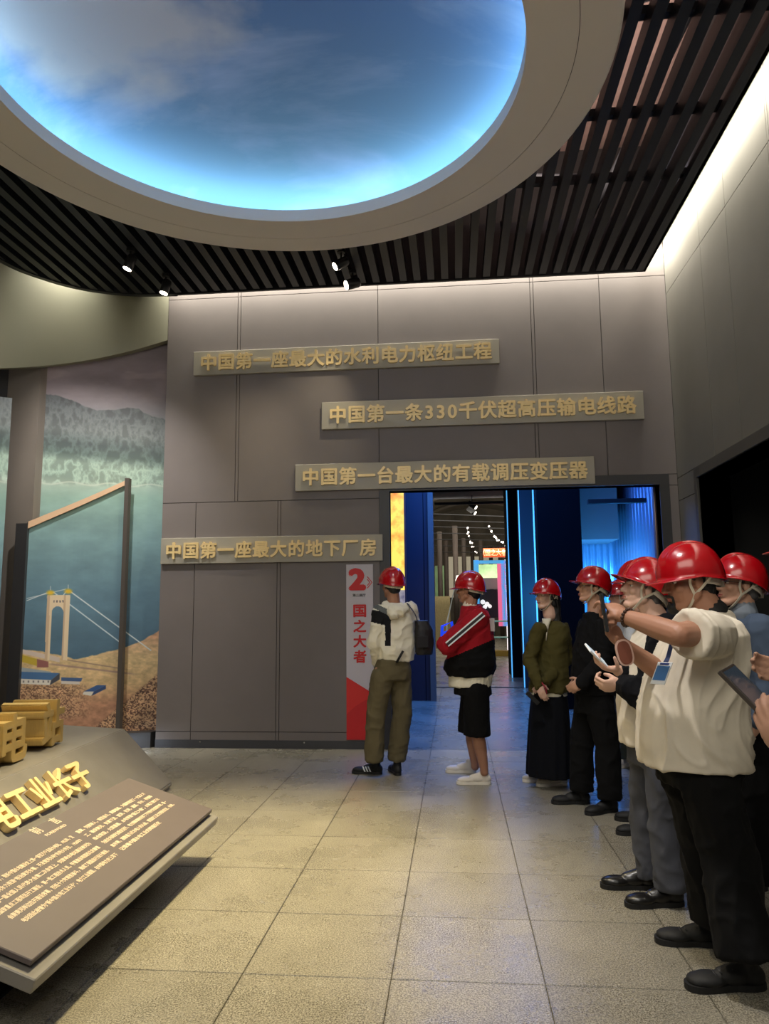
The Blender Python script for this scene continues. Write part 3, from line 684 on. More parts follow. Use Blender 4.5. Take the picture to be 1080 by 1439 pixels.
def big_glyph(ch, x, y, size, label, rot):
    o = text_mesh(ch, size, .16, .014, M_GOLDBIG, name='gold_character'); lo, hi = bounds(o)
    tag(o, label, 'lettering', 'big gold block characters on the podium')
    me = o.data; a = np.empty(len(me.vertices)*3); me.vertices.foreach_get('co', a); a = a.reshape(-1, 3)
    a[:, 0] -= lo[0]; a[:, 1] = (a[:, 1]-lo[1])*.84; a[:, 2] -= hi[2]; me.vertices.foreach_set('co', a.ravel()); me.update()
    dr = Vector((math.sin(rot)*-1, math.cos(rot), 0))
    o.matrix_world = frame_matrix((x, y, .492), dr, (0, 0, 1)); return o
big_glyph('电', -2.83, 4.47, .385, 'deep gold block character 电 at the picture edge on the podium', .12)
big_glyph('站', -2.90, 5.04, .385, 'deep gold block character 站, farthest of the row on the podium', .12)
big_glyph('水', -2.76, 3.90, .385, 'deep gold block character 水, nearest of the row on the podium', .12)
# inscription panel in front
ins = empty('inscription_stand', (0, 0, 0)); tag(ins, 'tilted taupe inscription panel headed 前言 on a grey base at lower left', 'sign stand')
A = Vector((-1.465, 4.435, .28)); Bk = Vector((-1.99, 4.44, .452)); Dp = Vector((.006, -1, 0)); Lp = 1.90
up2 = (Bk-A).normalized(); nr = up2.cross(Dp).normalized(); nr = nr if nr.z > 0 else -nr
def pp(a, b, c=0.0): return A+Dp*a+up2*b+nr*c
W2 = .555
MB().hexa([pp(0, 0, -.022), pp(Lp, 0, -.022), pp(Lp, W2, -.022), pp(0, W2, -.022), pp(0, 0, 0), pp(Lp, 0, 0), pp(Lp, W2, 0), pp(0, W2, 0)]).obj('panel', M_PANEL, ins, bevel=.003)
MB().hexa([pp(-.02, -.045, -.085), pp(Lp+.03, -.045, -.085), pp(Lp+.03, W2+.03, -.085), pp(-.02, W2+.03, -.085), pp(-.02, -.045, -.035), pp(Lp+.03, -.045, -.035), pp(Lp+.03, W2+.03, -.035), pp(-.02, W2+.03, -.035)]).obj('tray', M_PODIUM, ins, bevel=.004)
MB().hexa([pp(.03, .02, -.036), pp(Lp-.03, .02, -.036), pp(Lp-.03, W2-.02, -.036), pp(.03, W2-.02, -.036), pp(.03, .02, -.022), pp(Lp-.03, .02, -.022), pp(Lp-.03, W2-.02, -.022), pp(.03, W2-.02, -.022)]).obj('spacer', M_BLK, ins)
a0 = A+Dp*.10; a1 = A+Dp*(Lp-.10)
MB().box(-2.03, -1.745, .9, 5.2, 0, .015).obj('shadow_plate', M_BLK, ins)  # thin black sheet put in for the tray's shadow on the floor
MB().hexa([(a0.x-.40, a0.y, .015), (a1.x-.40, a1.y, .015), (a1.x-.55, a1.y, .015), (a0.x-.55, a0.y, .015), pp(.06, .12, -.08), pp(Lp-.06, .12, -.08), pp(Lp-.06, W2-.03, -.08), pp(.06, W2-.03, -.08)]).obj('base', M_BLK, ins)  # black colour stands in for the shade under the tray
def panel_text(s, a, b, w=None, size=.03, off=.0006, h=None):
    o = text_mesh(s, size, .0006, off, M_TEXT, name='lettering', parent=ins)
    if w: 
        lo, hi = bounds(o); fit_text(o, 0, w, 0, h or (hi[1]-lo[1]))
    o.matrix_world = frame_matrix(pp(-a, b, .0008), -Dp, up2)
panel_text('前', -1.075, .505, size=.062); panel_text('言', -.915, .505, size=.062)
panel_text('FOREWORD', -1.055, .462, .175, size=.024)
lt = ['刘家峡水电厂始建于一九五八年，是新中国水电建设史上第一座百万千瓦级水电站。1952年，党',
      '和国家作出开发黄河水力资源“根治黄河水害、开发黄河水利”的伟大号召，1958年9',
      '7月，在第一届全国人民代表大会第二次会议上，刘家峡水电站建设被列为',
      '为国家重点工程项目开工建设，第一批工程技术人员，怀着建设祖国西北的豪情',
      '会聚黄河岸边拉开建设序幕，历经十六年艰苦奋斗，建成了我国自行设计建造，',
      '电站因此被誉为“新中国水电工业长子”，电力工业摇篮，在中国电力史上写下']
rt = ['篇章。刘家峡人，艰苦奋斗，勇攀高峰，为国家输送了一大批人才',
      '工，确保黄河，安澜下游，防洪，防凌，灌溉，供水，养殖等',
      '综合效益，大国重器、水电脊梁“国之大者”，点亮万家灯火',
      '为西北电网安全稳定运行，电力调峰调频发挥了不可替代的重要作用，是一',
      '座丰碑，凝聚着几代水电人的心血，是国家工业文明的见证，传承。',
      '记录着中国水电工业的辉煌历史']
for i in range(6):
    bb_ = [.375, .330, .284, .236, .189, .142][i]
    panel_text(lt[i], -1.80+.016*i, bb_, .83-.016*i, .026, h=.027)
    panel_text(rt[i], -.915, bb_, [.765, .765, .765, .765, .765, .46][i], .026, h=.027)

# ---------------------------------------------------------------- second hall beyond the doorway
hw = MB().box(-1.35, -1.2, 8.03, 11.0, 0, 4.6).box(-1.35, -1.2, 11.0, 12.9, 3.3, 4.6).obj('wall_hall_left', M_NAVY); tag(hw, kind='structure')
yl0 = at(552, 706, Y=11.6); yl1 = at(567, 706, Y=11.6)
lb = empty('light_box', (0, 0, 0)); tag(lb, 'glowing yellow light box on the left inside the blue hall', 'light box')
def grad_emit(name, c1, c2, strength, z0, z1, nz=6):
    M = bpy.data.materials.new(name); M.use_nodes = True; N = M.node_tree.nodes; L = M.node_tree.links; b = N['Principled BSDF']
    tc = N.new('ShaderNodeTexCoord'); n_ = N.new('ShaderNodeTexNoise'); n_.inputs['Scale'].default_value = nz; n_.inputs['Detail'].default_value = 5; L.new(tc.outputs['Object'], n_.inputs['Vector'])
    cr = N.new('ShaderNodeValToRGB'); e = cr.color_ramp.elements; e[0].position = .30; e[0].color = (*lin(c1), 1); e[1].position = .56; e[1].color = (*lin(c2), 1); L.new(n_.outputs['Fac'], cr.inputs[0])
    L.new(cr.outputs[0], b.inputs['Emission Color']); b.inputs['Emission Strength'].default_value = strength; b.inputs['Base Color'].default_value = (.1, .08, .02, 1)
    return M
MB().box(yl0.x-.05, yl1.x, 11.5, 11.6, 1.75, 3.6).obj('screen', grad_emit('amber_screen', (230, 130, 10), (255, 226, 90), 1.2, 0, 1), lb)
MB().box(yl0.x-.05, yl1.x, 11.49, 11.61, .9, 1.75).obj('lower_screen', grad_emit('pale_screen', (120, 110, 150), (190, 180, 190), .6, 0, 1, 12), lb)
MB().box(yl0.x-.12, yl1.x+.03, 11.61, 11.7, 0, 3.7).obj('case', M_NAVY, lb)
x0_ = at(567, 800, Y=12).x; x1_ = at(602, 800, Y=12).x; x2_ = at(609.5, 800, Y=12).x
nb = MB().box(x0_, x1_, 12, 12.12, 0, 5.2).obj('wall_hall_navy', M_NAVY); tag(nb, kind='structure')
MB().box(x1_, x2_, 11.94, 12.18, 0, 4.7).obj('jamb', mat('jamb_grey', (88, 84, 82), .5), nb)
for k in range(1, 2): MB().box(x1_-.08, x1_-.07, 11.995, 12.0, 0, 4.6).obj('joint_strip', M_NAVYDK, nb)
# pillar with light lines
px0 = at(715.5, 800, Y=16); px1 = at(733.5, 800, Y=16)
pl_ = empty('pillar', (0, 0, 0)); tag(pl_, 'dark blue square pillar edged with thin pale light lines in the hall', 'pillar')
M_TEAL = mat('teal_navy', (9, 24, 38), .5, noise=.05)
MB().box(px0.x, px1.x, 16, 17.2, 0, 6).obj('shaft', M_NAVYDK, pl_)
M_LED = mat('led_blue', (150, 220, 255), .5, emit=(90, 185, 245), estr=.9)
MB().box(px0.x-.022, px0.x, 15.98, 16.0, .0, 6).obj('light_line', M_LED, pl_)
qx = at(730.5, 800, Y=14); qx2 = at(753, 800, Y=14)
sl = empty('partition', (0, 0, 0)); tag(sl, 'tall teal blue partition with two vertical light lines, left of the dark slab', 'partition')
MB().box(qx.x, qx2.x+.3, 14, 14.2, 0, 5.5).obj('board', M_TEAL, sl)
MB().box(qx.x, qx.x+.02, 13.98, 14, 0, 5.4).obj('light_line', M_LED, sl)
MB().box(qx2.x-.026, qx2.x, 13.97, 13.99, 0, 5.4).obj('light_line', M_LED, sl)
sx0 = at(757, 800, Y=11).x; sx1 = at(819, 800, Y=11).x
ds = MB().box(sx0, sx1, 11, 11.35, 0, 4.2).obj('dark_slab', M_NAVYDK, bevel=.004); tag(ds, 'tall near-black navy slab wall behind the woman in the olive jacket', 'partition')
# pleated metal wall washed in blue
def pleated(name, x0, y0, x1, y1, z0, z1, material, parent, pitch=.07, amp=.018, ztop=None):
    n_ = max(2, int(math.hypot(x1-x0, y1-y0)/pitch)); V = []; F = []
    dx, dy = (x1-x0)/n_, (y1-y0)/n_; nx, ny = -dy, dx; l_ = math.hypot(nx, ny); nx /= l_; ny /= l_
    for i in range(n_*4+1):
        t = i/(n_*4); s_ = amp*math.sin(t*n_*2*math.pi); x_ = x0+(x1-x0)*t-nx*s_; y_ = y0+(y1-y0)*t-ny*s_
        V += [(x_, y_, z0), (x_, y_, (ztop(t) if ztop else z1))]
    for i in range(n_*4): F.append((2*i, 2*i+1, 2*i+3, 2*i+2))
    o = mesh_obj(name, V, F, material, parent, True); so = o.modifiers.new('thick', 'SOLIDIFY'); so.thickness = .01; return o
M_PLEAT = mat('pleated_steel', (150, 160, 185), .32, .6, noise=.05)
pw = empty('metal_wall', (0, 0, 0)); tag(pw, 'ribbed metal wall glowing blue, right inside the doorway', 'wall cladding')
c0 = at(815, 800, Y=12.6).x; c1 = at(868, 800, Y=12.6).x; c2x = at(922, 800, Y=10.8).x
pleated('ribbed_sheet', c0-.1, 12.6, c1, 12.6, 0, 4.6, M_PLEAT, pw, .10, .012)
pleated('ribbed_sheet', c1, 12.6, c2x, 9.4, 0, 4.6, M_PLEAT, pw, .16, .03)
pleated('ribbed_sheet', c2x, 9.4, DX1+.02, 8.2, 0, 4.6, mat('pleat_mauve', (150, 132, 132), .35, .5), pw, .10, .03)
b1 = at(818, 700, Y=12.0); b2 = at(862, 765, Y=12.0)
MB().box(b1.x-.2, b2.x, 11.6, 12.5, b2.z+.05, 4.5).obj('bulkhead', mat('bulkhead_grey', (96, 80, 80), .6), pw)
MB().box(b1.x-.2, at(908, 700, Y=10.4).x, 10.4, 10.5, at(850, 704, Y=10.4).z-.03, at(850, 704, Y=10.4).z+.03).obj('rail', M_BLK, pw)
hc = MB().box(-1.4, 4.2, 8.03, 21, 4.6, 4.7).obj('ceiling_hall', mat('hall_ceiling', (40, 42, 60), .8)); tag(hc, kind='structure')
hr = MB().box(3.6, 3.7, 8.03, 17, 0, 4.7).box(DX1+.1, 3.7, 8.03, 8.2, 0, 4.7).obj('wall_hall_right', M_NAVYDK); tag(hr, kind='structure')

# far machine hall with vault, columns, string lights, portal
fh = empty('wall_far_hall', (0, 0, 0)); tag(fh, kind='structure')
V = []; F = []; cxh, rh = 1.2, 5.2
for j, y_ in enumerate((21, 42)):
    for k in range(33):
        th = math.pi*k/32; V.append((cxh-rh*math.cos(th), y_, 2.6+4.6*math.sin(th)))
for k in range(32): F.append((k, k+1, 34+k, 33+k))
mesh_obj('vault', V, F, mat('vault_plaster', (142, 134, 120), .8, noise=.12, nscale=1.5), fh, True)
for y_ in (24, 27, 31, 35, 39):
    r_ = MB()
    pts = [(cxh-(rh-.1)*math.cos(math.pi*k/24), y_, 2.6+4.5*math.sin(math.pi*k/24)) for k in range(25)]
    r_.tube(pts, .10, 6); r_.obj('vault_rib', mat('rib_plaster', (120, 112, 100), .8), fh, True)
MB().box(cxh-rh-.1, cxh-rh, 12.2, 42, 0, 2.6).box(cxh+rh, cxh+rh+.1, 17, 42, 0, 2.6).box(-4.2, 7, 42, 42.1, 0, 8).obj('end_wall', mat('far_wall', (120, 112, 98), .8, noise=.4, nscale=1.6), fh)
MB().box(-4.2, x0_, 12.14, 12.3, 0, 7.5).obj('screen_wall', M_NAVY, fh)
for i, (px, yy) in enumerate(((618, 30), (627, 34), (640, 28), (652, 33), (664, 37), (676, 34), (690, 38), (703, 36))):
    cpt = at(px, 800, Y=yy); w_ = .13
    o = MB().tube([(cpt.x, yy, 0), (cpt.x, yy, 4.6)], w_*.8, 10).obj('hall_column', mat('hall_column_brown', (66, 56, 48), .7, noise=.2, nscale=3), None, True)
    tag(o, 'round brown column in the far machine hall seen through the doorway', 'column', 'columns of the far machine hall')
for i in range(6):
    p_ = at(634+i*13, 760, Y=40); MB().box(p_.x-.22, p_.x+.22, 41.9, 42.0, 2.1, 4.4).obj('window_strip', mat('window_glow', (230, 220, 196), .5, emit=(235, 222, 190), estr=.25), fh)
for k in range(7):
    p0_ = at(606, 722+k*9, Y=23+k*1.5); p1_ = at(722, 726+k*8.4, Y=23+k*1.5); o = MB().tube([p0_, p1_], .014, 5).obj('hall_cable', M_BLK); tag(o, ('highest', 'second highest', 'third highest', 'middle', 'third lowest', 'second lowest', 'lowest')[k]+' of the seven thin black cables strung across the far vault', 'cable', 'cables across the far vault')
# portal
pt = empty('portal', (0, 0, 0)); tag(pt, 'blue and pink lit exhibition portal with orange sign on top in far hall', 'portal')
YP = 24.0
def pb(x0, y0, x1, y1, dy=0.0, dep=.2): 
    a_ = at(x0, y1, Y=YP+dy); b_ = at(x1, y0, Y=YP+dy); return (a_.x, b_.x, YP+dy, YP+dy+dep, max(a_.z, 0), b_.z)
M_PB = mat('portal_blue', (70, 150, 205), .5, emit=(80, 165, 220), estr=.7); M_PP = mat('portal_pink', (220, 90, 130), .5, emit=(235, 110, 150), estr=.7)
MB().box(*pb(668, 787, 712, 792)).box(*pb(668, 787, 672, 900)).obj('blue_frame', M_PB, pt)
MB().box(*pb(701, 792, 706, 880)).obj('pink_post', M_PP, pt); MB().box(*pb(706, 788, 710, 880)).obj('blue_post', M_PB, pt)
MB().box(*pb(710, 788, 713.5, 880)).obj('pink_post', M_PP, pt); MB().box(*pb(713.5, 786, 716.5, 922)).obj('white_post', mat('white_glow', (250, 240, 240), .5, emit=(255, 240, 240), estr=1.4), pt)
MB().box(*pb(679, 770, 714, 783, -.1)).obj('sign_board', mat('sign_orange', (220, 90, 40), .5, emit=(214, 84, 40), estr=.8), pt)
o = text_mesh('（国之大者）', .3, .02, .004, mat('sign_cream', (250, 220, 170), .5, emit=(255, 214, 150), estr=.9), parent=pt)
sa_ = pb(679, 771.5, 714, 781.5, -.12); fit_text(o, 0, sa_[1]-sa_[0], 0, sa_[5]-sa_[4]); o.matrix_world = Matrix.Translation((sa_[0], YP-.13, sa_[4])) @ Matrix.Rotation(math.radians(90), 4, 'X')
MB().box(*pb(672, 828, 701, 868, .5)).obj('dark_wall', M_BLK, pt)
MB().box(*pb(672, 812, 701, 828, .6)).obj('parapet', mat('parapet_grey', (150, 146, 130), .7), pt)
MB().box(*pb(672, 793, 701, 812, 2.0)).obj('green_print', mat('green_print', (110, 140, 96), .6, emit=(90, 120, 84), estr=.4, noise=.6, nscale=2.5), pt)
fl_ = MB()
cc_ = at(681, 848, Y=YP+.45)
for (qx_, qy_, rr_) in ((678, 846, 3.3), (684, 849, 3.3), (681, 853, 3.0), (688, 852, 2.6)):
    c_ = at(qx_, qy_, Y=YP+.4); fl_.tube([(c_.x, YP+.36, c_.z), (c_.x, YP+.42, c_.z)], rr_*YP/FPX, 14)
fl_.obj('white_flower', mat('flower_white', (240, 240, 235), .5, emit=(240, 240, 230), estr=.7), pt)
# display cart near portal
ct = empty('display_cart', (0, 0, 0)); tag(ct, 'small glass display trolley with pale frame and yellow base under the portal', 'display case')
k_ = pb(694, 872, 716, 910, -1.0, .6)
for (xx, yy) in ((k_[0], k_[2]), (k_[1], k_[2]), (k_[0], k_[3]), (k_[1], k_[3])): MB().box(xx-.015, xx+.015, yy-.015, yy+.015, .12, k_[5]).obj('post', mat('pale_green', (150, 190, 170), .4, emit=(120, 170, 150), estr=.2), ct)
for (za__, zb__) in ((k_[5]-.04, k_[5]), (.55, .58)): MB().box(k_[0], k_[1], k_[2], k_[3], za__, zb__).obj('shelf', mat('pale_green', (150, 190, 170)), ct)
MB().box(k_[0]-.03, k_[1]+.03, k_[2], k_[3], 0, .16).obj('cart_base', mat('yellow_base', (190, 150, 40), .5), ct)
# steps with pale handrail on the left of the far hall
stp = empty('staircase', (0, 0, 0)); tag(stp, 'dark staircase with pale handrail in the far hall', 'staircase')
s0 = at(632, 905, Y=26); s1 = at(672, 820, Y=26); nst = 9
for k in range(nst):
    xa_ = s0.x+(s1.x-s0.x)*k/nst*.9; MB().box(xa_, s1.x, 26+.0, 27.2, k*.21, (k+1)*.21).obj('step', mat('stair_dark', (40, 42, 46), .6), stp)
MB().tube([(s0.x-.1, 25.95, .95), (s0.x+.3, 25.95, 2.6), (s1.x, 25.95, 2.7)], .035, 6).tube([(s0.x-.1, 25.95, 0), (s0.x-.1, 25.95, .95)], .03, 6).obj('handrail', mat('pale_rail', (200, 206, 200), .4), stp)
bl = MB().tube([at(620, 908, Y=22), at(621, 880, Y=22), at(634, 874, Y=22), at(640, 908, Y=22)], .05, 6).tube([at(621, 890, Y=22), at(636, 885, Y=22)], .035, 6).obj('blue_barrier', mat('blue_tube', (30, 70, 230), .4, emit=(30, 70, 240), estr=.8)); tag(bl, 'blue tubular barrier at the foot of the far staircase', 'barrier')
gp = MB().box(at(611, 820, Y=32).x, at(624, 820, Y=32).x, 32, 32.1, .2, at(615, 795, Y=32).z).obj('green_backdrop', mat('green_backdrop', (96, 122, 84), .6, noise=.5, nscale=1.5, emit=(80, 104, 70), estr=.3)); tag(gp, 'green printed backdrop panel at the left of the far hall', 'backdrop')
yp = MB().box(at(611, 850, Y=28).x, at(632, 850, Y=28).x, 28, 28.4, 0, at(615, 838, Y=28).z).obj('display_plinth', mat('plinth_tan', (150, 136, 92), .6, noise=.2)); tag(yp, 'long tan display plinth low at the left of the far hall', 'plinth')
# strings of small bulbs
def garland(pts, n_, label):
    t = empty('string_light', (0, 0, 0)); tag(t, label, 'string light', 'strings of bulbs in the far hall')
    P = [at(*p[:2], Y=p[2]) for p in pts]; MB().tube(P, .012, 5).obj('cable', M_BLK, t)
    b0 = None
    for k in range(n_):
        u = k/(n_-1)*(len(P)-1); i = min(int(u), len(P)-2); q = P[i].lerp(P[i+1], u-i)
        if b0 is None:
            bm = bmesh.new(); bmesh.ops.create_icosphere(bm, subdivisions=1, radius=.032); me = bpy.data.meshes.new('bulb'); bm.to_mesh(me); bm.free()
            me.materials.append(mat('bulb_lit', (255, 240, 220), .5, emit=(255, 240, 225), estr=4.5)); b0 = b = bpy.data.objects.new('bulb', me); COL.objects.link(b); b.parent = t
        else: b = copy_obj(b0, t)
        b.location = q+Vector((random.uniform(-.04, .04), 0, random.uniform(-.08, .05)))
garland([(655, 740, 22), (660, 758, 26), (664, 768, 30), (673, 778, 34)], 12, 'left string of small white bulbs hanging across the far vault')
garland([(686, 742, 22), (696, 754, 26), (704, 760, 28), (713, 768, 30)], 14, 'right string of small white bulbs hanging towards the orange sign')
for (px_, py_) in ((663, 712), (662, 720)):
    q = at(px_, py_, Y=20.5 if py_ == 712 else 21.5); t = empty('hall_spotlight', q); tag(t, ('upper' if py_ == 712 else 'lower')+' black spotlight hanging under the far vault', 'spotlight', 'spotlights of the far hall')
    MB().tube([(-.10, 0, .12), (.10, -.05, -.03)], .07, 10).obj('housing', M_BLK, t, True)
    MB().tube([(.10, -.05, -.03), (.115, -.055, -.04)], .06, 10).obj('lens', mat('spot_lens_far', (255, 245, 225), .5, emit=(255, 245, 225), estr=3), t)
    MB().tube([(0, 0, .05), (0, 0, .5)], .012, 6).obj('stem', M_BLK, t)
hb = MB().box(at(610, 700, Y=20).x, at(716, 700, Y=20).x, 20, 20.1, at(660, 707, Y=20).z-.03, at(660, 707, Y=20).z+.04).obj('lighting_rail', M_BLK); tag(hb, 'thin black lighting rail spanning the opening to the far hall', 'rail')

# ================================================================ people
def n3(P, seed=0):
    P = np.asarray(P); I = np.floor(P).astype(np.int64); Fr = P-I; Fr = Fr*Fr*(3-2*Fr)
    def h(a, b, c):
        k = (a*73856093 ^ b*19349663 ^ c*83492791 ^ seed*2654435) & 0x7fffffff; k = ((k ^ (k >> 13))*1274126177) & 0x7fffffff
        return ((k ^ (k >> 16)) & 0xffff)/65535.0
    r = 0
    for dx in (0, 1):
        for dy in (0, 1):
            for dz in (0, 1):
                w = (Fr[:, 0] if dx else 1-Fr[:, 0])*(Fr[:, 1] if dy else 1-Fr[:, 1])*(Fr[:, 2] if dz else 1-Fr[:, 2])
                r = r+w*h(I[:, 0]+dx, I[:, 1]+dy, I[:, 2]+dz)
    return r
def basis(z, hint):
    z = Vector(z).normalized(); x = Vector(hint)-z*Vector(hint).dot(z)
    if x.length < 1e-4: x = z.orthogonal()
    x.normalize(); return x, z.cross(x)
class Blob:
    """closed shells that are fused into one continuous skin or cloth surface"""
    def __init__(s): s.v = []; s.f = []
    def rings(s, R):      # R: list of lists of points (same count) ; poles closed with centre fan
        n0 = len(s.v); k = len(R[0])
        for r in R: s.v += [tuple(p) for p in r]
        for i in range(len(R)-1):
            for j in range(k):
                j2 = (j+1) % k; a = n0+i*k; s.f.append((a+j, a+j2, a+k+j2, a+k+j))
        s.f.append(tuple(n0+j for j in range(k-1, -1, -1))); e = n0+(len(R)-1)*k; s.f.append(tuple(e+j for j in range(k)))
    def cap(s, p0, p1, r0, r1, flat=1.0, hint=(0, 0, 1), seg=14):
        p0 = Vector(p0); p1 = Vector(p1); z = (p1-p0); L = z.length; z = z.normalized() if L > 1e-6 else Vector((0, 0, 1)); x, y = basis(z, hint); R = []
        def ring(c, r): return [c+(x*math.cos(t)+y*math.sin(t)*flat)*max(r, 1e-4) for t in (2*math.pi*j/seg for j in range(seg))]
        for a in (-88, -60, -30): a = math.radians(a); R.append(ring(p0+z*r0*math.sin(a), r0*math.cos(a)))
        R.append(ring(p0, r0)); R.append(ring(p0.lerp(p1, .5), (r0+r1)/2)); R.append(ring(p1, r1))
        for a in (30, 60, 88): a = math.radians(a); R.append(ring(p1+z*r1*math.sin(a), r1*math.cos(a)))
        s.rings(R); return s
    def cone(s, p0, p1, r0, r1, seg=20):
        p0 = Vector(p0); p1 = Vector(p1); z = (p1-p0).normalized(); x, y = basis(z, (0, 0, 1)); R = []
        def ring(c, r): return [c+(x*math.cos(t)+y*math.sin(t))*max(r, 1e-4) for t in (2*math.pi*j/seg for j in range(seg))]
        for a in (-88, -60, -30): a = math.radians(a); R.append(ring(p0+z*r0*math.sin(a), r0*math.cos(a)))
        for k in range(5): R.append(ring(p0.lerp(p1, k/4), r0+(r1-r0)*k/4))
        s.rings(R); return s
    def tchain(s, pts, rs):     # like chain, but the last piece ends in a straight hem
        s.chain(pts[:-1], rs[:-1]); s.cone(pts[-2], pts[-1], rs[-2], rs[-1]); return s
    def chain(s, pts, rs, flat=1.0, hint=(0, 0, 1)):
        for i in range(len(pts)-1): s.cap(pts[i], pts[i+1], rs[i], rs[i+1], flat, hint)
        return s
    def ell(s, c, r, ax=None, seg=16):
        c = Vector(c); X, Y, Z = ax or (Vector((1, 0, 0)), Vector((0, 1, 0)), Vector((0, 0, 1))); R = []
        for i in range(11):
            a = math.radians(-86+172*i/10)
            R.append([c+Z*r[2]*math.sin(a)+(X*r[0]*math.cos(t)+Y*r[1]*math.sin(t))*math.cos(a) for t in (2*math.pi*j/seg for j in range(seg))])
        s.rings(R); return s
    def loft(s, L, side, fwd, p=2.4, seg=28, open_ends=True):
        R = []
        for c, a, b in L:
            ring = []
            for j in range(seg):
                t = 2*math.pi*j/seg; ct, st = math.cos(t), math.sin(t)
                ring.append(Vector(c)+side*a*math.copysign(abs(ct)**(2/p), ct)+fwd*b*math.copysign(abs(st)**(2/p), st))
            R.append(ring)
        s.rings(R); return s
    def build(s, name, base, material, parent, voxel, smooth=4, fold=0.0, ffreq=(9, 9, 4), seed=1, cut=None, mats=None, matfn=None, zmin=None, hem=None):
        me = bpy.data.meshes.new(name); me.from_pydata([(v[0]-base[0], v[1]-base[1], v[2]) for v in s.v], [], s.f); me.update()
        bm = bmesh.new(); bm.from_mesh(me); bmesh.ops.recalc_face_normals(bm, faces=bm.faces); bm.to_mesh(me); bm.free()
        o = bpy.data.objects.new(name, me); COL.objects.link(o)
        rm = o.modifiers.new('r', 'REMESH'); rm.mode = 'VOXEL'; rm.voxel_size = voxel
        if smooth: sm = o.modifiers.new('s', 'SMOOTH'); sm.factor = .5; sm.iterations = smooth
        dg = bpy.context.evaluated_depsgraph_get(); me2 = bpy.data.meshes.new_from_object(o.evaluated_get(dg), depsgraph=dg)
        o.modifiers.clear(); o.data = me2; bpy.data.meshes.remove(me); me2.name = name
        n = len(me2.vertices); co = np.empty(n*3); me2.vertices.foreach_get('co', co); co = co.reshape(-1, 3)
        if fold:
            nr_ = np.empty(n*3); me2.vertex_normals.foreach_get('vector', nr_); nr_ = nr_.reshape(-1, 3)
            w = n3(co*3.1+5, seed+7)[:, None]*2.2
            q = co*np.array(ffreq)+w
            q = q*1.35; r1 = (1-np.abs(2*n3(q, seed)-1))**3; r2 = (1-np.abs(2*n3(q[:, [1, 2, 0]]*1.7+9, seed+3)-1))**3
            d = r1*1.15+r2*.6-.5+(n3(co*np.array(ffreq)*.5, seed+5)-.5)*1.0
            co = co+nr_*(d*fold)[:, None]
        if zmin is not None: co[:, 2] = np.maximum(co[:, 2], zmin)
        me2.vertices.foreach_set('co', co.ravel()); me2.update()
        me2.polygons.foreach_set('use_smooth', [True]*len(me2.polygons))
        me2.materials.clear()
        for mm in (mats or [material]): me2.materials.append(mm)
        if matfn:
            m_ = len(me2.polygons); c = np.empty(m_*3); me2.polygons.foreach_get('center', c); c = c.reshape(-1, 3)
            me2.polygons.foreach_set('material_index', matfn(c+np.array([base[0], base[1], 0])).astype(np.int32))
        o.parent = parent; return o

def skin_mat(name, rgb): return mat(name, rgb, .48, noise=.05, nscale=25, spec=.4)
SK1 = skin_mat('skin_warm', (186, 142, 118)); SK2 = skin_mat('skin_light', (206, 166, 146)); SK3 = skin_mat('skin_tan', (164, 118, 94))
HAIR = mat('hair_black', (20, 17, 16), .6, noise=.3, nscale=60, bump=.3, bscale=120)
HAIRG = mat('hair_grey', (84, 82, 82), .6, noise=.3, nscale=60, bump=.3, bscale=120)
M_HAT = mat('helmet_red', (158, 7, 17), .22, coat=.3)
M_STRAP = mat('strap_pale', (196, 186, 166), .7)
M_LIP = mat('lips', (160, 92, 80), .5); M_EYEW = mat('eye_white', (225, 220, 212), .3); M_IRIS = mat('iris_dark', (28, 20, 16), .2)
M_BROW = mat('brow_dark', (38, 30, 26), .8)

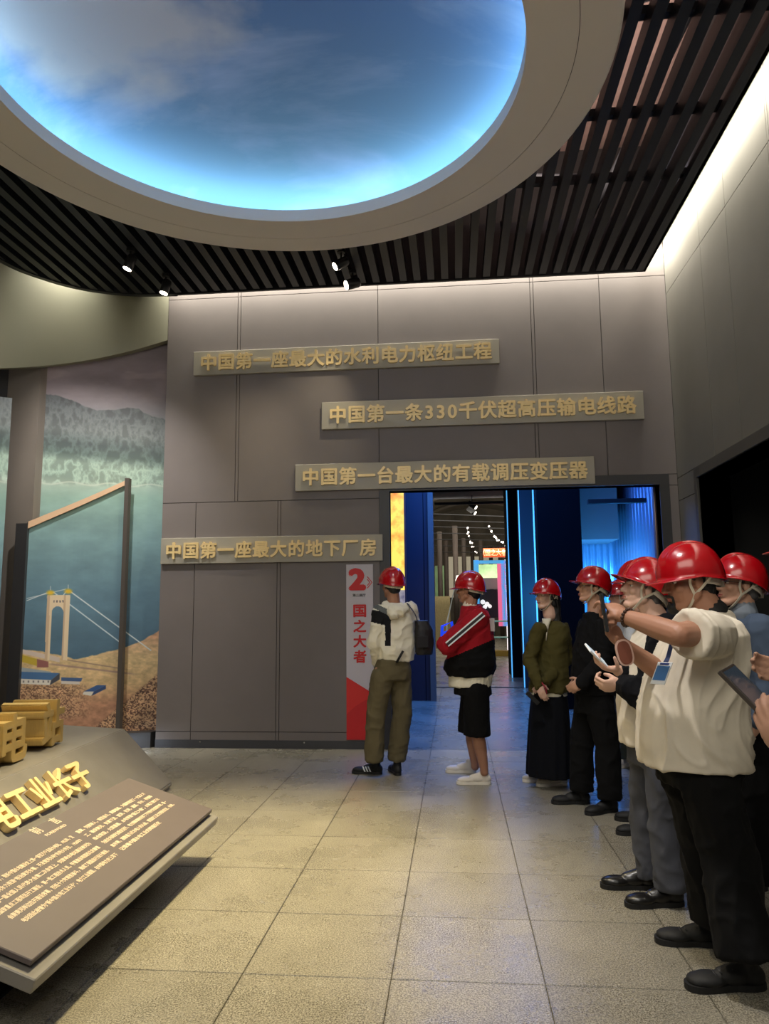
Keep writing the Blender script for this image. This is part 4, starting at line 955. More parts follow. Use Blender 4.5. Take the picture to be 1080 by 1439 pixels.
def head_frame(c, look):       # look: world direction of the face
    y = Vector(look).normalized(); x = y.cross(Vector((0, 0, 1))).normalized(); z = x.cross(y); return Vector(c), x, y, z
class Fig:
    def __init__(s, label, base, look, hc, hs=1.0, skin=SK1, hair=HAIR, group=None):
        s.b = (base[0], base[1]); s.root = empty('person', (base[0], base[1], 0)); tag(s.root, label, 'person', group)
        s.F = head_frame(hc, look); s.hs = hs; s.skin = skin; s.hair = hair; s.body = Blob()
    def H(s, x, y, z):
        c, X, Y, Z = s.F; return c+(X*x+Y*y+Z*z)*s.hs
    def ax(s): return (s.F[1], s.F[2], s.F[3])
    def head(s, neck, beard=False, female=False, fat=1.0):
        B = s.body; H = s.H; k = s.hs; A = s.ax(); f = fat
        B.ell(H(0, -.010, .032), (.077*k, .097*k, .086*k), A)
        B.ell(H(0, .034, -.032), (.062*k*f, .058*k, .074*k), A)
        B.ell(H(0, .060, -.094), (.032*k*f, .030*k, .022*k), A)
        for sx in (-1, 1):
            B.cap(H(sx*.053*f, .006, -.052), H(sx*.024, .058, -.096), .021*k*f, .017*k)
            B.cap(H(sx*.043, .076, .022), H(sx*.012, .088, .021), .010*k, .010*k)
            B.ell(H(sx*.043*f, .062, -.024), (.021*k, .021*k, .020*k), A)
            B.ell(H(sx*.031, .0745, .0125), (.017*k, .0085*k, .0050*k), A); B.ell(H(sx*.031, .0745, -.0085), (.016*k, .0075*k, .0042*k), A)
            B.ell(H(sx*.010, .098, -.033), (.009*k, .010*k, .008*k), A)
            B.ell(H(sx*.079, -.006, -.008), (.007*k, .018*k, .031*k), A); B.ell(H(sx*.074, .002, -.012), (.008*k, .010*k, .018*k), A)
        B.cap(H(0, .090, .008), H(0, .109, -.028), .008*k, .0125*k)
        B.ell(H(0, .084, -.062), (.026*k, .014*k, .016*k), A)
        B.cap(H(0, -.022, -.055), neck, .054*k*f, .060*k*f)
        for sx in (-1, 1):
            e = mesh_uv('eye', H(sx*.031, .0700, .003), .0112*k, s.b, M_EYEW, s.root)
            mesh_uv('iris', H(sx*.031, .0700, .002)+s.F[2]*.0070*k, .0058*k, s.b, M_IRIS, e, parent_is_mesh=True)
            tube('eyebrow', [H(sx*.012, .0965, .0225), H(sx*.030, .090, .027), H(sx*.047, .076, .022)], [.0022*k, .0034*k, .0015*k], s.b, M_BROW, s.root)
        lp = Blob(); lp.cap(H(-.020, .091, -.0605), H(.020, .091, -.0605), .0045*k, .0045*k).ell(H(0, .096, -.060), (.016*k, .0055*k, .0045*k), A).ell(H(0, .094, -.069), (.015*k, .006*k, .005*k), A)
        lp.build('lips', s.b, M_LIP, s.root, .002, 2)
        if beard:
            bb_ = Blob()
            for sx in (-1, 1): bb_.cap(H(sx*.002, .104, -.049), H(sx*.025, .090, -.056), .0062*k, .005*k).cap(H(sx*.026, .089, -.058), H(sx*.022, .086, -.088), .005*k, .006*k)
            bb_.ell(H(0, .090, -.098), (.026*k, .018*k, .018*k), A).ell(H(0, .082, -.112), (.022*k, .020*k, .014*k), A).ell(H(0, .097, -.080), (.009*k, .006*k, .006*k), A)
            bb_.build('beard', s.b, HAIR, s.root, .0035, 2)
        hr_ = Blob(); hr_.ell(H(0, -.030, .026), (.083*k, .086*k, .090*k), A).ell(H(0, -.055, -.040), (.058*k, .044*k, .045*k), A)
        for sx in (-1, 1): hr_.cap(H(sx*.072, .020, .045), H(sx*.077, .012, .006), .010*k, .006*k)
        if female:
            hr_.cap(H(-.02, -.075, -.02), H(-.04, -.085, -.20), .055*k, .046*k).cap(H(-.04, -.085, -.20), H(-.07, -.05, -.33), .046*k, .018*k)
            for sx in (-1, 1): hr_.cap(H(sx*.070, .022, .03), H(sx*.070, -.03, -.07), .014*k, .022*k)
        hr_.build('hair', s.b, s.hair, s.root, .006, 2, fold=.003, ffreq=(60, 60, 14))
    def helmet(s, tilt=0.0, strap=True, roll=0.0, k=1.0, back=0.0):
        c, X, Y, Z = s.F; k = s.hs*k
        ct, st = math.cos(tilt), math.sin(tilt); Y2 = Y*ct+Z*st; Z2 = Z*ct-Y*st
        cr_, sr_ = math.cos(roll), math.sin(roll); X2 = X*cr_+Z2*sr_; Z2 = Z2*cr_-X*sr_
        O = c+Z*.026*k-Y*(.008+back)*k
        def W(x, y, z): return O+(X2*x+Y2*y+Z2*z)*k
        V = []; F = []; seg = 64; NR = 20
        for i in range(NR+4):
            for j in range(seg):
                th = 2*math.pi*j/seg; cx, sy = math.sin(th), math.cos(th)   # sy=1: front
                if i <= NR:
                    ph = math.radians(.5+91.5*i/NR); rr = math.sin(ph)**.86; zz = .131*max(math.cos(ph), -.05)
                    x = .117*rr*cx; y = .137*rr*sy
                    ridge = math.exp(-(x/.017)**2)*.011*min(1, (1.45-ph)/.45 if ph < 1.45 else 0)
                    ridge += (math.exp(-((abs(x)-.047)/.010)**2))*.005*min(1, (1.35-ph)/.4 if ph < 1.35 else 0)
                    zz += ridge; bk_ = max(0, -sy)*.030*(i/NR)**3; V.append(W(x, y, zz-bk_))
                else:
                    q = i-NR; fr = max(0, sy)**2.2; e = (.007+.044*fr)*(q/3); dz = -.003*q-(.006*fr*q/3)-max(0, -sy)*.030
                    V.append(W((.117+e*.55)*cx, (.137+e)*sy, -.004+dz))
        for i in range(NR+3):
            for j in range(seg): j2 = (j+1) % seg; F.append((i*seg+j, i*seg+j2, (i+1)*seg+j2, (i+1)*seg+j))
        F.append(tuple(range(seg)))
        V = [(v.x-s.b[0], v.y-s.b[1], v.z) for v in V]
        hat = mesh_obj('hard_hat', V, F, M_HAT, s.root, True)
        bm = bmesh.new(); bm.from_mesh(hat.data); bmesh.ops.recalc_face_normals(bm, faces=bm.faces); bm.to_mesh(hat.data); bm.free()
        so = hat.modifiers.new('thick', 'SOLIDIFY'); so.thickness = .003*k; so.offset = -1
        # pale headband below the rim at the back
        pts = []
        for j in range(17):
            a = math.radians(100+160*j/16); pts.append(W(.092*math.sin(a), .108*math.cos(a)-.002, -.024-.026*max(0, -math.cos(a))))
        ribbon('headband', pts, Z2, .012*k, .003, s.b, M_STRAP, hat)
        mesh_box('ratchet_knob', W(0, -.115, -.054), (X2*.020*k, Y2*.008*k, Z2*.012*k), s.b, M_STRAP, hat)
        if strap:
            H = s.H
            for sx in (-1, 1):
                j_ = H(sx*.074, .018, -.055)
                ribbon('chin_strap', [W(sx*.104, .045, -.006), H(sx*.080, .034, -.01), j_], Y, .0052*k, .0016, s.b, M_STRAP, hat)
                ribbon('chin_strap', [W(sx*.104, -.050, -.006), H(sx*.086, -.02, -.02), j_], Y, .0052*k, .0016, s.b, M_STRAP, hat)
                ribbon('chin_strap', [j_, H(sx*.060, .030, -.088), H(sx*.030, .045, -.122), H(0, .050, -.128)], Y, .0052*k, .0016, s.b, M_STRAP, hat)
        return hat
def sub(p, b): return (p[0]-b[0], p[1]-b[1], p[2])
def mesh_uv(name, c, r, b, material, parent, parent_is_mesh=False):
    bm = bmesh.new(); bmesh.ops.create_uvsphere(bm, u_segments=14, v_segments=10, radius=r); bmesh.ops.translate(bm, vec=sub(c, b), verts=bm.verts)
    me = bpy.data.meshes.new(name); bm.to_mesh(me); bm.free(); me.materials.append(material); me.polygons.foreach_set('use_smooth', [True]*len(me.polygons))
    o = bpy.data.objects.new(name, me); COL.objects.link(o); o.parent = parent; return o
def mesh_box(name, c, axes, b, material, parent, bevel=0.0):
    P = []
    for z in (-1, 1):
        for x, y in ((-1, -1), (1, -1), (1, 1), (-1, 1)): P.append(sub(Vector(c)+axes[0]*x+axes[1]*y+axes[2]*z, b))
    return MB().hexa(P).obj(name, material, parent, bevel=bevel)
def tube(name, pts, r, b, material, parent, seg=10): return MB().tube([sub(p, b) for p in pts], r, seg).obj(name, material, parent, smooth=True)
def ribbon(name, pts, hint, w, t, b, material, parent):
    P = [Vector(p) for p in pts]; Q = []
    for i in range(len(P)-1):
        for k in range(4): Q.append(P[i].lerp(P[i+1], k/4))
    Q.append(P[-1])
    for _ in range(2): Q = [Q[0]]+[(Q[i-1]+Q[i]*2+Q[i+1])/4 for i in range(1, len(Q)-1)]+[Q[-1]]
    V = []; F = []
    for i, p in enumerate(Q):
        d = (Q[min(i+1, len(Q)-1)]-Q[max(i-1, 0)]).normalized(); wv = Vector(hint)-d*Vector(hint).dot(d); wv = wv.normalized()*w; tv_ = d.cross(wv).normalized()*t
        for a, c in ((-1, -1), (1, -1), (1, 1), (-1, 1)): V.append(sub(p+wv*a+tv_*c, b))
    for i in range(len(Q)-1):
        for j in range(4): j2 = (j+1) % 4; F.append((4*i+j, 4*i+j2, 4*i+4+j2, 4*i+4+j))
    F += [(0, 1, 2, 3), (len(V)-4, len(V)-3, len(V)-2, len(V)-1)]
    o = mesh_obj(name, V, F, material, parent); bm = bmesh.new(); bm.from_mesh(o.data); bmesh.ops.recalc_face_normals(bm, faces=bm.faces); bm.to_mesh(o.data); bm.free(); return o

def hand(B, wr, d, n, s, curl=(.35, .5, .4), k=1.0, thumb=None, spread=.15, curls=None):
    """palm, four fingers and a thumb; d = hand direction, n = way the palm faces, s = thumb side"""
    d = Vector(d).normalized(); n = Vector(n); n = (n-d*n.dot(d)).normalized(); s_ = Vector(s); s = (s_-d*s_.dot(d)-n*s_.dot(n)).normalized()
    wr = Vector(wr); P = lambda a, b_, c: wr+(d*a+s*b_+n*c)*k
    B.cap(P(-.01, 0, 0), P(.03, 0, 0), .025*k, .030*k, .62, s)
    B.ell(P(.052, .0, 0), (.041*k, .046*k, .0155*k), (s, d, n)); B.ell(P(.030, .022, .008), (.018*k, .030*k, .014*k), (s, d, n))
    Ls = ((.046, .026, .020), (.050, .030, .022), (.046, .027, .021), (.036, .020, .018)); off = (.029, .0095, -.010, -.028)
    for i in range(4):
        c_ = curls[i] if curls else curl; a = 0; p = P(.084-(.008 if i == 3 else 0)-(.003 if i == 0 else 0), off[i], 0); r = (.0092, .0094, .0088, .0078)[i]*k
        B.cap(P(.05, off[i]*.9, 0), p, r*1.15, r*1.1)
        for q in range(3):
            a += c_[q]; dd = (d*math.cos(a)+n*math.sin(a)+s*(off[i]*spread*8)*(1 if a < 1.2 else 0)).normalized(); p2 = p+dd*Ls[i][q]*k
            B.cap(p, p2, r, r*.93, seg=10); r *= .93; p = p2
    th = thumb or ((.6, .75, .35), (.85, .30, .45)); p = P(.018, .026, .006); r = .0125*k
    for q, L_ in enumerate((.040, .032)):
        t = th[q]; dd = (d*t[0]+s*t[1]+n*t[2]).normalized(); p2 = p+dd*L_*k; B.cap(p, p2, r, r*.86, seg=10); r *= .86; p = p2
def shoe(s, heel, toe_dir, L, material, sole_mat, w=1.0, extras=None, stripes=False, laces=None, top=.095):
    b = s.b; d = Vector((toe_dir[0], toe_dir[1], 0)).normalized(); sd = Vector((d.y, -d.x, 0)); h = Vector((heel[0], heel[1], 0))
    def P(a, c, z): return h+d*a*L+sd*c*w+Vector((0, 0, z))
    B = Blob(); A = (sd, d, Vector((0, 0, 1)))
    B.ell(P(.16, 0, .045), (.036*w, .048, .042), A); B.ell(P(.40, 0, .045), (.038*w, .075, .038), A); B.ell(P(.72, 0, .034), (.046*w, .075, .028), A); B.ell(P(.84, .004, .030), (.042*w, .045, .024), A)
    B.cap(P(.18, 0, .05), P(.20, 0, top), .036, .037); B.cap(P(.30, 0, .07), P(.55, 0, .052), .030, .026)
    sh = B.build('shoe', b, material, s.root, .006, 3, zmin=.012)
    out_ = []
    for k in range(28):
        t = 2*math.pi*k/28; a = .5-.5*math.cos(t); wd = .043*(1-.25*math.exp(-((a-.42)/.16)**2))*(.80+.25*a); wd *= (1-abs(2*a-1)**6)**.5 if 0 < a < 1 else 0
        c_ = math.copysign(wd, math.sin(t)); q = P(a*1.02, c_, 0); out_.append((q.x-b[0], q.y-b[1]))
    MB().prism(out_, 0.001, .024).obj('sole', sole_mat, sh)
    if stripes:
        for q in range(3):
            for sg in (-1, 1): mesh_box('stripe', P(.40+q*.09, sg*.0405*w, .048), (d*.006+Vector((0, 0, .0)), sd*.003, Vector((0, 0, .022))+d*.010), b, M_WHITE, sh)
    if laces:
        for q in range(4): tube('lace', [P(.44+q*.07, -.022, .074-q*.006), P(.46+q*.07, 0, .084-q*.007), P(.44+q*.07, .022, .074-q*.006)], .003, b, laces, sh, 6)
    return sh
def legs_body(s, hips, knees, ankles, k=1.0):
    for a_ in ankles: a_.z = max(a_.z, .085)
    for h, kn, an in zip(hips, knees, ankles): s.body.chain([h, kn, an], [.072*k, .048*k, .034*k])
def trousers(s, pel, hips, knees, ankles, material, r=(.098, .074, .070), side=None, fwd=None, seed=1, name='trousers', fold=.008, voxel=.010, ph=(.155, .115), up=.10, flat=1.0):
    B = Blob(); pel = Vector(pel)
    B.loft([(pel+Vector((0, 0, up)), ph[0]*.93, ph[1]*.95), (pel+Vector((0, 0, 0)), ph[0], ph[1]), (pel-Vector((0, 0, .08)), ph[0]*.97, ph[1])], side, fwd)
    for h, kn, an in zip(hips, knees, ankles): 
        hd = h-V3((0, 0, .045)); an = V3((an.x, an.y, min(max(an.z, .06), .9))); B.tchain([hd, kn, an-V3((0, 0, .022))], [r[0]*.97, r[1], r[2]*1.04])
    return B.build(name, s.b, material, s.root, voxel, 3, fold=fold, ffreq=(8, 8, 7), seed=seed)

# ---- the visitors -------------------------------------------------
V3 = Vector
CLOTH = lambda n, c, **k: mat(n, c, .9, spec=.2, noise=.05, nscale=12, bump=.12, bscale=350, **k)
def JJ(Y0): return lambda px, py, dy=0.0: at(px, py, Y=Y0+dy)

# 1. man seen from behind, white hooded jacket, olive trousers
J = JJ(6.62); b = at(535, 1088, Z=0)
side = V3((.80, .60, 0)).normalized(); fwd = V3((-.60, .80, 0)).normalized()    # his right, his front
f = Fig('man in white hooded jacket and olive trousers seen from behind beside the banner', b, (-.55, .83, -.02), J(550, 822), 1.0, SK3, HAIR)
neck = J(553, 848)
shL, shR = J(534, 862, -.10), J(577, 856, .12); elL, wrL = J(525, 902, -.12), J(531, 934, .02); elR, wrR = J(582, 902, .22), J(570, 925, .34)
hips = [J(536, 945, -.05), J(562, 945, .06)]; knees = [J(528, 1000, -.06), J(565, 1000, .06)]; ankles = [J(525, 1066, -.04), J(557, 1064, .10)]
pel = J(550, 935)
f.head(neck); f.body.loft([(pel, .13, .085), (J(552, 900), .125, .085), (J(554, 870), .155, .09), (J(554, 855), .10, .07)], side, fwd); legs_body(f, hips, knees, ankles)
for s_, e_, w_ in ((shL, elL, wrL), (shR, elR, wrR)): f.body.chain([s_, e_, w_], [.045, .035, .026])
hand(f.body, wrL, (.1, .6, -.7), (.8, .2, 0), (-.2, .7, .3), k=.9); hand(f.body, wrR, (-.5, .4, -.6), (-.3, -.6, 0), (-.5, -.2, .4), k=.9)
f.body.build('body', f.b, SK3, f.root, .0065, 2)
W_J = CLOTH('jacket_white', (222, 216, 196)); W_B = CLOTH('jacket_black_panel', (26, 26, 28)); W_G = CLOTH('jacket_grey_panel', (92, 96, 96))
B = Blob(); B.loft([(J(558, 928), .150, .105), (J(556, 912), .172, .128), (J(555, 890), .178, .128), (J(555, 868), .185, .115), (J(555, 855), .160, .095), (J(554, 847), .085, .075)], side, fwd)
B.chain([shL, elL, wrL], [.072, .062, .045]); B.chain([shR, elR, wrR], [.072, .060, .045]); B.ell(J(545, 924, -.04), (.09, .07, .05))
def mf(c):
    px = []; v = c-np.array([0, 0, CAMH]); d0 = v@np.array(CR); d1 = v@np.array(CU); d2 = v@np.array(CF); x = 540+FPX*d0/d2; y = 719.5-FPX*d1/d2
    sh_ = (c-np.array(shL))@np.array((shL-neck).normalized())
    band = (x < 546) & (y > 857+ (x-520)*.10) & (y < 875+(x-525)*.25)
    out_ = np.zeros(len(c)); out_[(x > 541) & (x < 549) & (y > 862) & (y < 908+0*x) & (c[:, 1] < 6.62)] = 1; out_[band & (x < 545)] = 1; out_[(x < 548) & (y > 857+(x-540)*.5-3) & (y <= 862+(x-540)*.5) ] = 2
    return out_
B.build('jacket', f.b, W_J, f.root, .008, 3, fold=.011, ffreq=(7, 7, 9), seed=4, mats=[W_J, W_B, W_G], matfn=mf)
Hd = Blob(); Hd.ell(J(557, 858, -.11), (.095, .055, .060)); Hd.chain([J(541, 850, -.03), J(553, 864, -.14), J(572, 852, -.02)], [.035, .042, .035])
Hd.build('hood', f.b, W_J, f.root, .008, 2, fold=.010, ffreq=(14, 14, 12), seed=9)
trousers(f, J(552, 942), hips, knees, ankles, CLOTH('trousers_olive', (92, 84, 62)), (.105, .086, .078), side, fwd, 3, ph=(.165, .125))
shoe(f, at(534, 1088, Z=0)+V3((.02, 0, 0)), (-1, .10, 0), .275, M_BLK, mat('sole_black', (22, 22, 22), .6), stripes=True)
shoe(f, at(559, 1090, Z=0)+V3((.01, -.02, 0)), (-.35, 1, 0), .27, M_BLK, mat('sole_black', (22, 22, 22)))
f.helmet(0.02, strap=False)
# his shoulder bag
bg = empty('shoulder_bag', (0, 0, 0)); tag(bg, 'black shoulder bag on the right shoulder of the man in white jacket', 'bag')
Bb = Blob(); Bb.loft([(J(596, 920, -.0), .075, .05), (J(596, 905, 0), .085, .06), (J(595, 885, 0), .080, .055), (J(592, 872, 0), .060, .04)], V3((.95, .3, 0)).normalized(), V3((-.3, .95, 0)))
Bb.build('bag_body', (0, 0), mat('bag_black', (18, 18, 24), .6, noise=.1), bg, .008, 3, fold=.005, ffreq=(9, 9, 9))
ribbon('strap', [J(572, 848, -.06), J(583, 862, -.10), J(588, 878, -.08)], (0, 1, 0), .016, .004, (0, 0), mat('bag_strap', (30, 34, 52), .6), bg)
mesh_box('pocket', J(594, 902, -.10), (V3((.05, .015, 0)), V3((0, .008, 0)), V3((0, 0, .05))), (0, 0), mat('bag_black', (18, 18, 24)), bg, .004)
for q in range(1):
    st = MB().tube([J(557, 931, -.135), J(566, 915, -.16)], .011, 8).obj('folded_umbrella', M_BLK, smooth=True); tag(st, 'short black folded umbrella tucked at the waist of the man in white jacket', 'umbrella')

# 2. man in red and black track jacket, arms folded
J = JJ(6.43); b = at(668, 1098, Z=0)
side = V3((0, 1, 0)); fwd = V3((-1, .05, 0)).normalized(); side = V3((.05, 1, 0)).normalized()
f = Fig('man in red and black track jacket, black shorts and white sneakers, arms folded', b, (-.96, .35, .04), J(659, 829), 1.0, SK3)
neck = J(660, 850)
shN, shF = J(672, 868, -.17), J(662, 868, .17); elN, wrN = J(627, 906, -.20), J(648, 916, -.02); elF, wrF = J(640, 905, .20), J(645, 912, -.06)
hips = [J(668, 960, -.09), J(664, 960, .09)]; knees = [J(670, 1028, -.08), J(662, 1024, .10)]; ankles = [J(680, 1080, -.06), J(667, 1072, .10)]
f.head(neck, fat=1.06); f.body.loft([(J(666, 950), .13, .12), (J(664, 920), .13, .13), (J(664, 885), .14, .11), (J(663, 862), .10, .07)], side, fwd)
for h, kn, an in zip(hips, knees, ankles): an.z = max(an.z, .09); f.body.chain([h, kn], [.085, .060]); f.body.chain([kn, kn.lerp(an, .35), an], [.055, .058, .036]); f.body.cap(an, an-V3((0, 0, .03)), .035, .035)
for s_, e_, w_ in ((shN, elN, wrN), (shF, elF, wrF)): f.body.chain([s_, e_, w_], [.05, .04, .028])
hand(f.body, wrN, (.8, .5, -.1), (1, 0, 0), (0, 0, 1), (.3, .5, .4)); hand(f.body, wrF, (.8, -.5, -.1), (1, 0, 0), (0, 0, 1), (.3, .5, .4))
f.body.build('body', f.b, SK3, f.root, .0065, 2)
R_J = CLOTH('jacket_red', (150, 22, 34)); K_J = CLOTH('jacket_black', (8, 8, 9)); 
B = Blob(); B.loft([(J(661, 948), .19, .19), (J(661, 935), .205, .215), (J(662, 912), .20, .195), (J(666, 888), .20, .165), (J(667, 868), .19, .135), (J(664, 858), .15, .105), (J(661, 851), .08, .078)], side, fwd)
B.chain([shN, elN, wrN], [.085, .078, .060]); B.chain([shF, elF, wrF], [.08, .070, .055]); B.ell(J(642, 934, -.02), (.11, .15, .10))
def mf2(c):
    v = c-np.array([0, 0, CAMH]); d0 = v@np.array(CR); d1 = v@np.array(CU); d2 = v@np.array(CF); x = 540+FPX*d0/d2; y = 719.5-FPX*d1/d2
    return ((y > 921-(x-640)*.42) & (y > 884)).astype(float)
B.build('jacket', f.b, R_J, f.root, .008, 3, fold=.012, ffreq=(8, 8, 8), seed=12, mats=[R_J, K_J], matfn=mf2)
def on_arm(t, up, out_):   # a point on the outside of his near sleeve
    p = shN.lerp(elN, t); d = (elN-shN).normalized(); o_ = V3((0, -1, 0)); o_ = (o_-d*o_.dot(d)).normalized(); u_ = d.cross(o_); return p+o_*out_+u_*up
for u_, mt, w_ in ((-.017, M_WHITE, .0055), (0, mat('stripe_dark', (40, 36, 40), .8), .010), (.017, M_WHITE, .0055)):
    ribbon('sleeve_stripe', [on_arm(t, u_, .094-.010*t) for t in (-.12, .1, .35, .6, .85, 1.0)], (elN-shN).normalized().cross(V3((0, -1, 0))), w_, .004, f.b, mt, f.root)
mesh_box('back_patch', J(691, 878, -.13), (V3((.020, -.022, 0)), V3((.004, .004, 0)), V3((0, 0, .055))), f.b, mat('patch_grey', (186, 176, 176), .7), f.root, .003)
B = Blob(); B.loft([(J(660, 964), .170, .175), (J(661, 950), .175, .185), (J(661, 938), .16, .165)], side, fwd); B.build('shirt', f.b, W_J, f.root, .008, 2, fold=.007, ffreq=(12, 12, 4), seed=2)
B = Blob(); B.chain([neck+V3((0, 0, -.01)), neck+V3((0, 0, .025))], [.066, .060]); B.build('collar', f.b, W_J, f.root, .006, 1)
B = Blob(); B.loft([(J(663, 955), .16, .155), (J(664, 975), .165, .160)], side, fwd)
for h, kn in zip(hips, knees): B.cone(h-V3((0, 0, .06)), kn+V3((0, 0, -.03)), .108, .112)
B.build('shorts', f.b, K_J, f.root, .009, 3, fold=.009, ffreq=(8, 8, 5), seed=5)
M_SN = mat('sneaker_white', (216, 208, 196), .7); M_SW = mat('sole_white', (226, 220, 208), .6)
shoe(f, at(690, 1102, Z=0), (-1, -.02, 0), .285, M_SN, M_SW, laces=M_WHITE); shoe(f, at(669, 1086, Z=0), (-1, .06, 0), .27, M_SN, M_SW, laces=M_WHITE)
f.helmet(-.02, strap=False)

# 3. woman in olive jacket and long navy skirt
J = JJ(6.30); b = at(775, 1100, Z=0)
fwd = V3((-.72, -.69, 0)).normalized(); side = V3((-.69, .72, 0)).normalized()
f = Fig('woman in olive jacket and long navy skirt looking left', b, (-.80, -.60, .06), J(767, 838), .93, SK2)
neck = J(772, 865)
shN, shF = J(790, 884, .10), J(757, 884, -.10)     # right image side, left image side
elN, wrN = J(794, 925, .02), J(768, 956, -.20); elF, wrF = J(744, 926, -.10), J(756, 962, -.24)
f.head(neck, female=True); f.body.loft([(J(771, 960), .12, .085), (J(772, 925), .105, .075), (J(772, 895), .13, .085), (J(772, 876), .08, .05)], side, fwd)
hips = [J(779, 980, .04), J(763, 980, -.04)]; knees = [J(780, 1035, .03), J(765, 1035, -.03)]; ankles = [J(785, 1088, .0), J(766, 1088, .04)]
legs_body(f, hips, knees, ankles, .85)
for s_, e_, w_ in ((shN, elN, wrN), (shF, elF, wrF)): f.body.chain([s_, e_, w_], [.038, .030, .021])
hand(f.body, wrN, (-.75, -.1, -.65), (.1, .9, -.2), (0, -.3, 1), (.3, .4, .3), .85); hand(f.body, wrF, (.3, -.3, -.9), (.2, .9, .1), (.8, 0, .3), (.4, .5, .4), .85)
f.body.build('body', f.b, SK2, f.root, .0055, 2)
O_J = CLOTH('jacket_olive', (74, 68, 34))
B = Blob(); B.loft([(J(771, 972), .175, .130), (J(771, 955), .165, .125), (J(772, 925), .155, .115), (J(773, 895), .160, .110), (J(773, 880), .150, .095), (J(773, 872), .085, .065)], side, fwd)
B.chain([shN, elN, wrN], [.064, .058, .042]); B.chain([shF, elF, wrF], [.064, .056, .040])
B.build('jacket', f.b, O_J, f.root, .008, 3, fold=.012, ffreq=(8, 8, 8), seed=21)
vn = [J(766, 868, -.12), J(768, 879, -.155), J(771, 868, -.13)]
B = Blob(); B.loft([(J(767, 888, -.105), .012, .02), (J(767, 878, -.10), .028, .02), (J(768, 869, -.075), .045, .03)], side, fwd); B.build('shirt', f.b, W_J, f.root, .005, 2)
tube('zip', [J(768, 888, -.125), J(767, 900, -.13)], .004, f.b, M_STRAP, f.root)
mesh_box('chest_mark', J(780, 895, -.09), (V3((.016, -.012, 0)), V3((.002, .002, 0)), V3((0, 0, .007))), f.b, mat('mark_pale', (150, 146, 120), .7), f.root)
B = Blob(); B.loft([(J(771, 977), .155, .12), (J(771, 968), .15, .115)], side, fwd); B.build('shirt_hem', f.b, W_J, f.root, .008, 1)
V = []; F = []; seg = 72; base_s = f.b
zs = [J(771, y_).z for y_ in (962, 985, 1020, 1060, 1091)]; rx = [.135, .16, .178, .188, .195]; ry = [.105, .125, .14, .148, .152]
for i in range(5):
    c_ = J(771, (962, 985, 1020, 1060, 1091)[i])
    for j in range(seg):
        t = 2*math.pi*j/seg; pl = 1+.055*(i/4)*math.sin(11*t+i*.3)+.02*math.sin(5*t+1); p = c_+side*rx[i]*pl*math.cos(t)+fwd*ry[i]*pl*math.sin(t); V.append(sub((p.x, p.y, zs[i]), base_s))
for i in range(4):
    for j in range(seg): j2 = (j+1) % seg; F.append((i*seg+j, i*seg+j2, (i+1)*seg+j2, (i+1)*seg+j))
sk = mesh_obj('skirt', V, F, CLOTH('skirt_navy', (9, 11, 18)), f.root, True); sk.modifiers.new('t', 'SOLIDIFY').thickness = .006; sk.modifiers.new('s', 'SUBSURF').levels = 1
M_SG = mat('sneaker_cream', (190, 182, 166), .7)
shoe(f, at(797, 1104, Z=0), (-1, -.12, 0), .255, M_SG, M_SW, .9, laces=M_WHITE); shoe(f, at(775, 1098, Z=0), (-1, -.1, 0), .245, M_SG, M_SW, .9, laces=M_WHITE)
f.helmet(.05)
ph = J(748, 981, -.25); o = mesh_box('folded_umbrella', ph, (V3((.045, 0, -.045)), V3((0, .012, 0)), V3((.012, 0, .012))), (0, 0), M_BLK, None, .004); tag(o, 'short black folded umbrella held by the woman in the skirt', 'umbrella')
o = tube('wrist_cord', [J(760, 958, -.25), J(766, 966, -.27), J(768, 975, -.26)], .006, (0, 0), mat('cord_red', (150, 30, 50), .6), None); tag(o, 'red cord hanging from the hand of the woman in the skirt', 'cord')

# 4. man all in black
J = JJ(5.68); b = at(825, 1138, Z=0)
fwd = V3((-.97, -.2, 0)).normalized(); side = V3((-.2, .97, 0)).normalized()
f = Fig('man all in black looking up left, between the woman and the man with white phone', b, (-.97, -.12, .16), J(832, 826), 1.0, SK1)
neck = J(836, 862)
shN, shF = J(850, 884, -.18), J(826, 882, .18); elN, wrN = J(846, 932, -.22), J(818, 958, -.20); elF, wrF = J(816, 930, .20), J(810, 958, .05)
hips = [J(842, 985, -.09), J(826, 985, .09)]; knees = [J(853, 1050, -.10), J(817, 1048, .10)]; ankles = [J(857, 1118, -.10), J(816, 1106, .11)]
f.head(neck); f.body.loft([(J(834, 970), .13, .10), (J(836, 925), .125, .10), (J(838, 895), .15, .10), (J(838, 874), .09, .06)], side, fwd); legs_body(f, hips, knees, ankles)
for s_, e_, w_ in ((shN, elN, wrN), (shF, elF, wrF)): f.body.chain([s_, e_, w_], [.045, .035, .026])
hand(f.body, wrN, (-.7, .3, -.5), (.2, .8, 0), (-.3, 0, .8), (.5, .7, .5)); hand(f.body, wrF, (-.5, -.6, -.4), (.2, -.8, 0), (-.3, 0, .8), (.5, .7, .5))
f.body.build('body', f.b, SK1, f.root, .006, 2)
K1 = CLOTH('sweater_black', (10, 10, 12)); K2 = CLOTH('trousers_black', (8, 8, 9))
B = Blob(); B.loft([(J(834, 975), .165, .145), (J(834, 950), .17, .155), (J(836, 920), .175, .155), (J(840, 895), .18, .140), (J(840, 880), .17, .115), (J(838, 870), .12, .09), (J(836, 862), .072, .072)], side, fwd)
B.chain([shN, elN, wrN], [.078, .066, .048]); B.chain([shF, elF, wrF], [.076, .062, .046]); B.build('sweater', f.b, K1, f.root, .008, 3, fold=.011, ffreq=(7, 7, 8), seed=31)
trousers(f, J(834, 985), hips, knees, ankles, K2, (.108, .086, .082), side, fwd, 32, ph=(.16, .135))
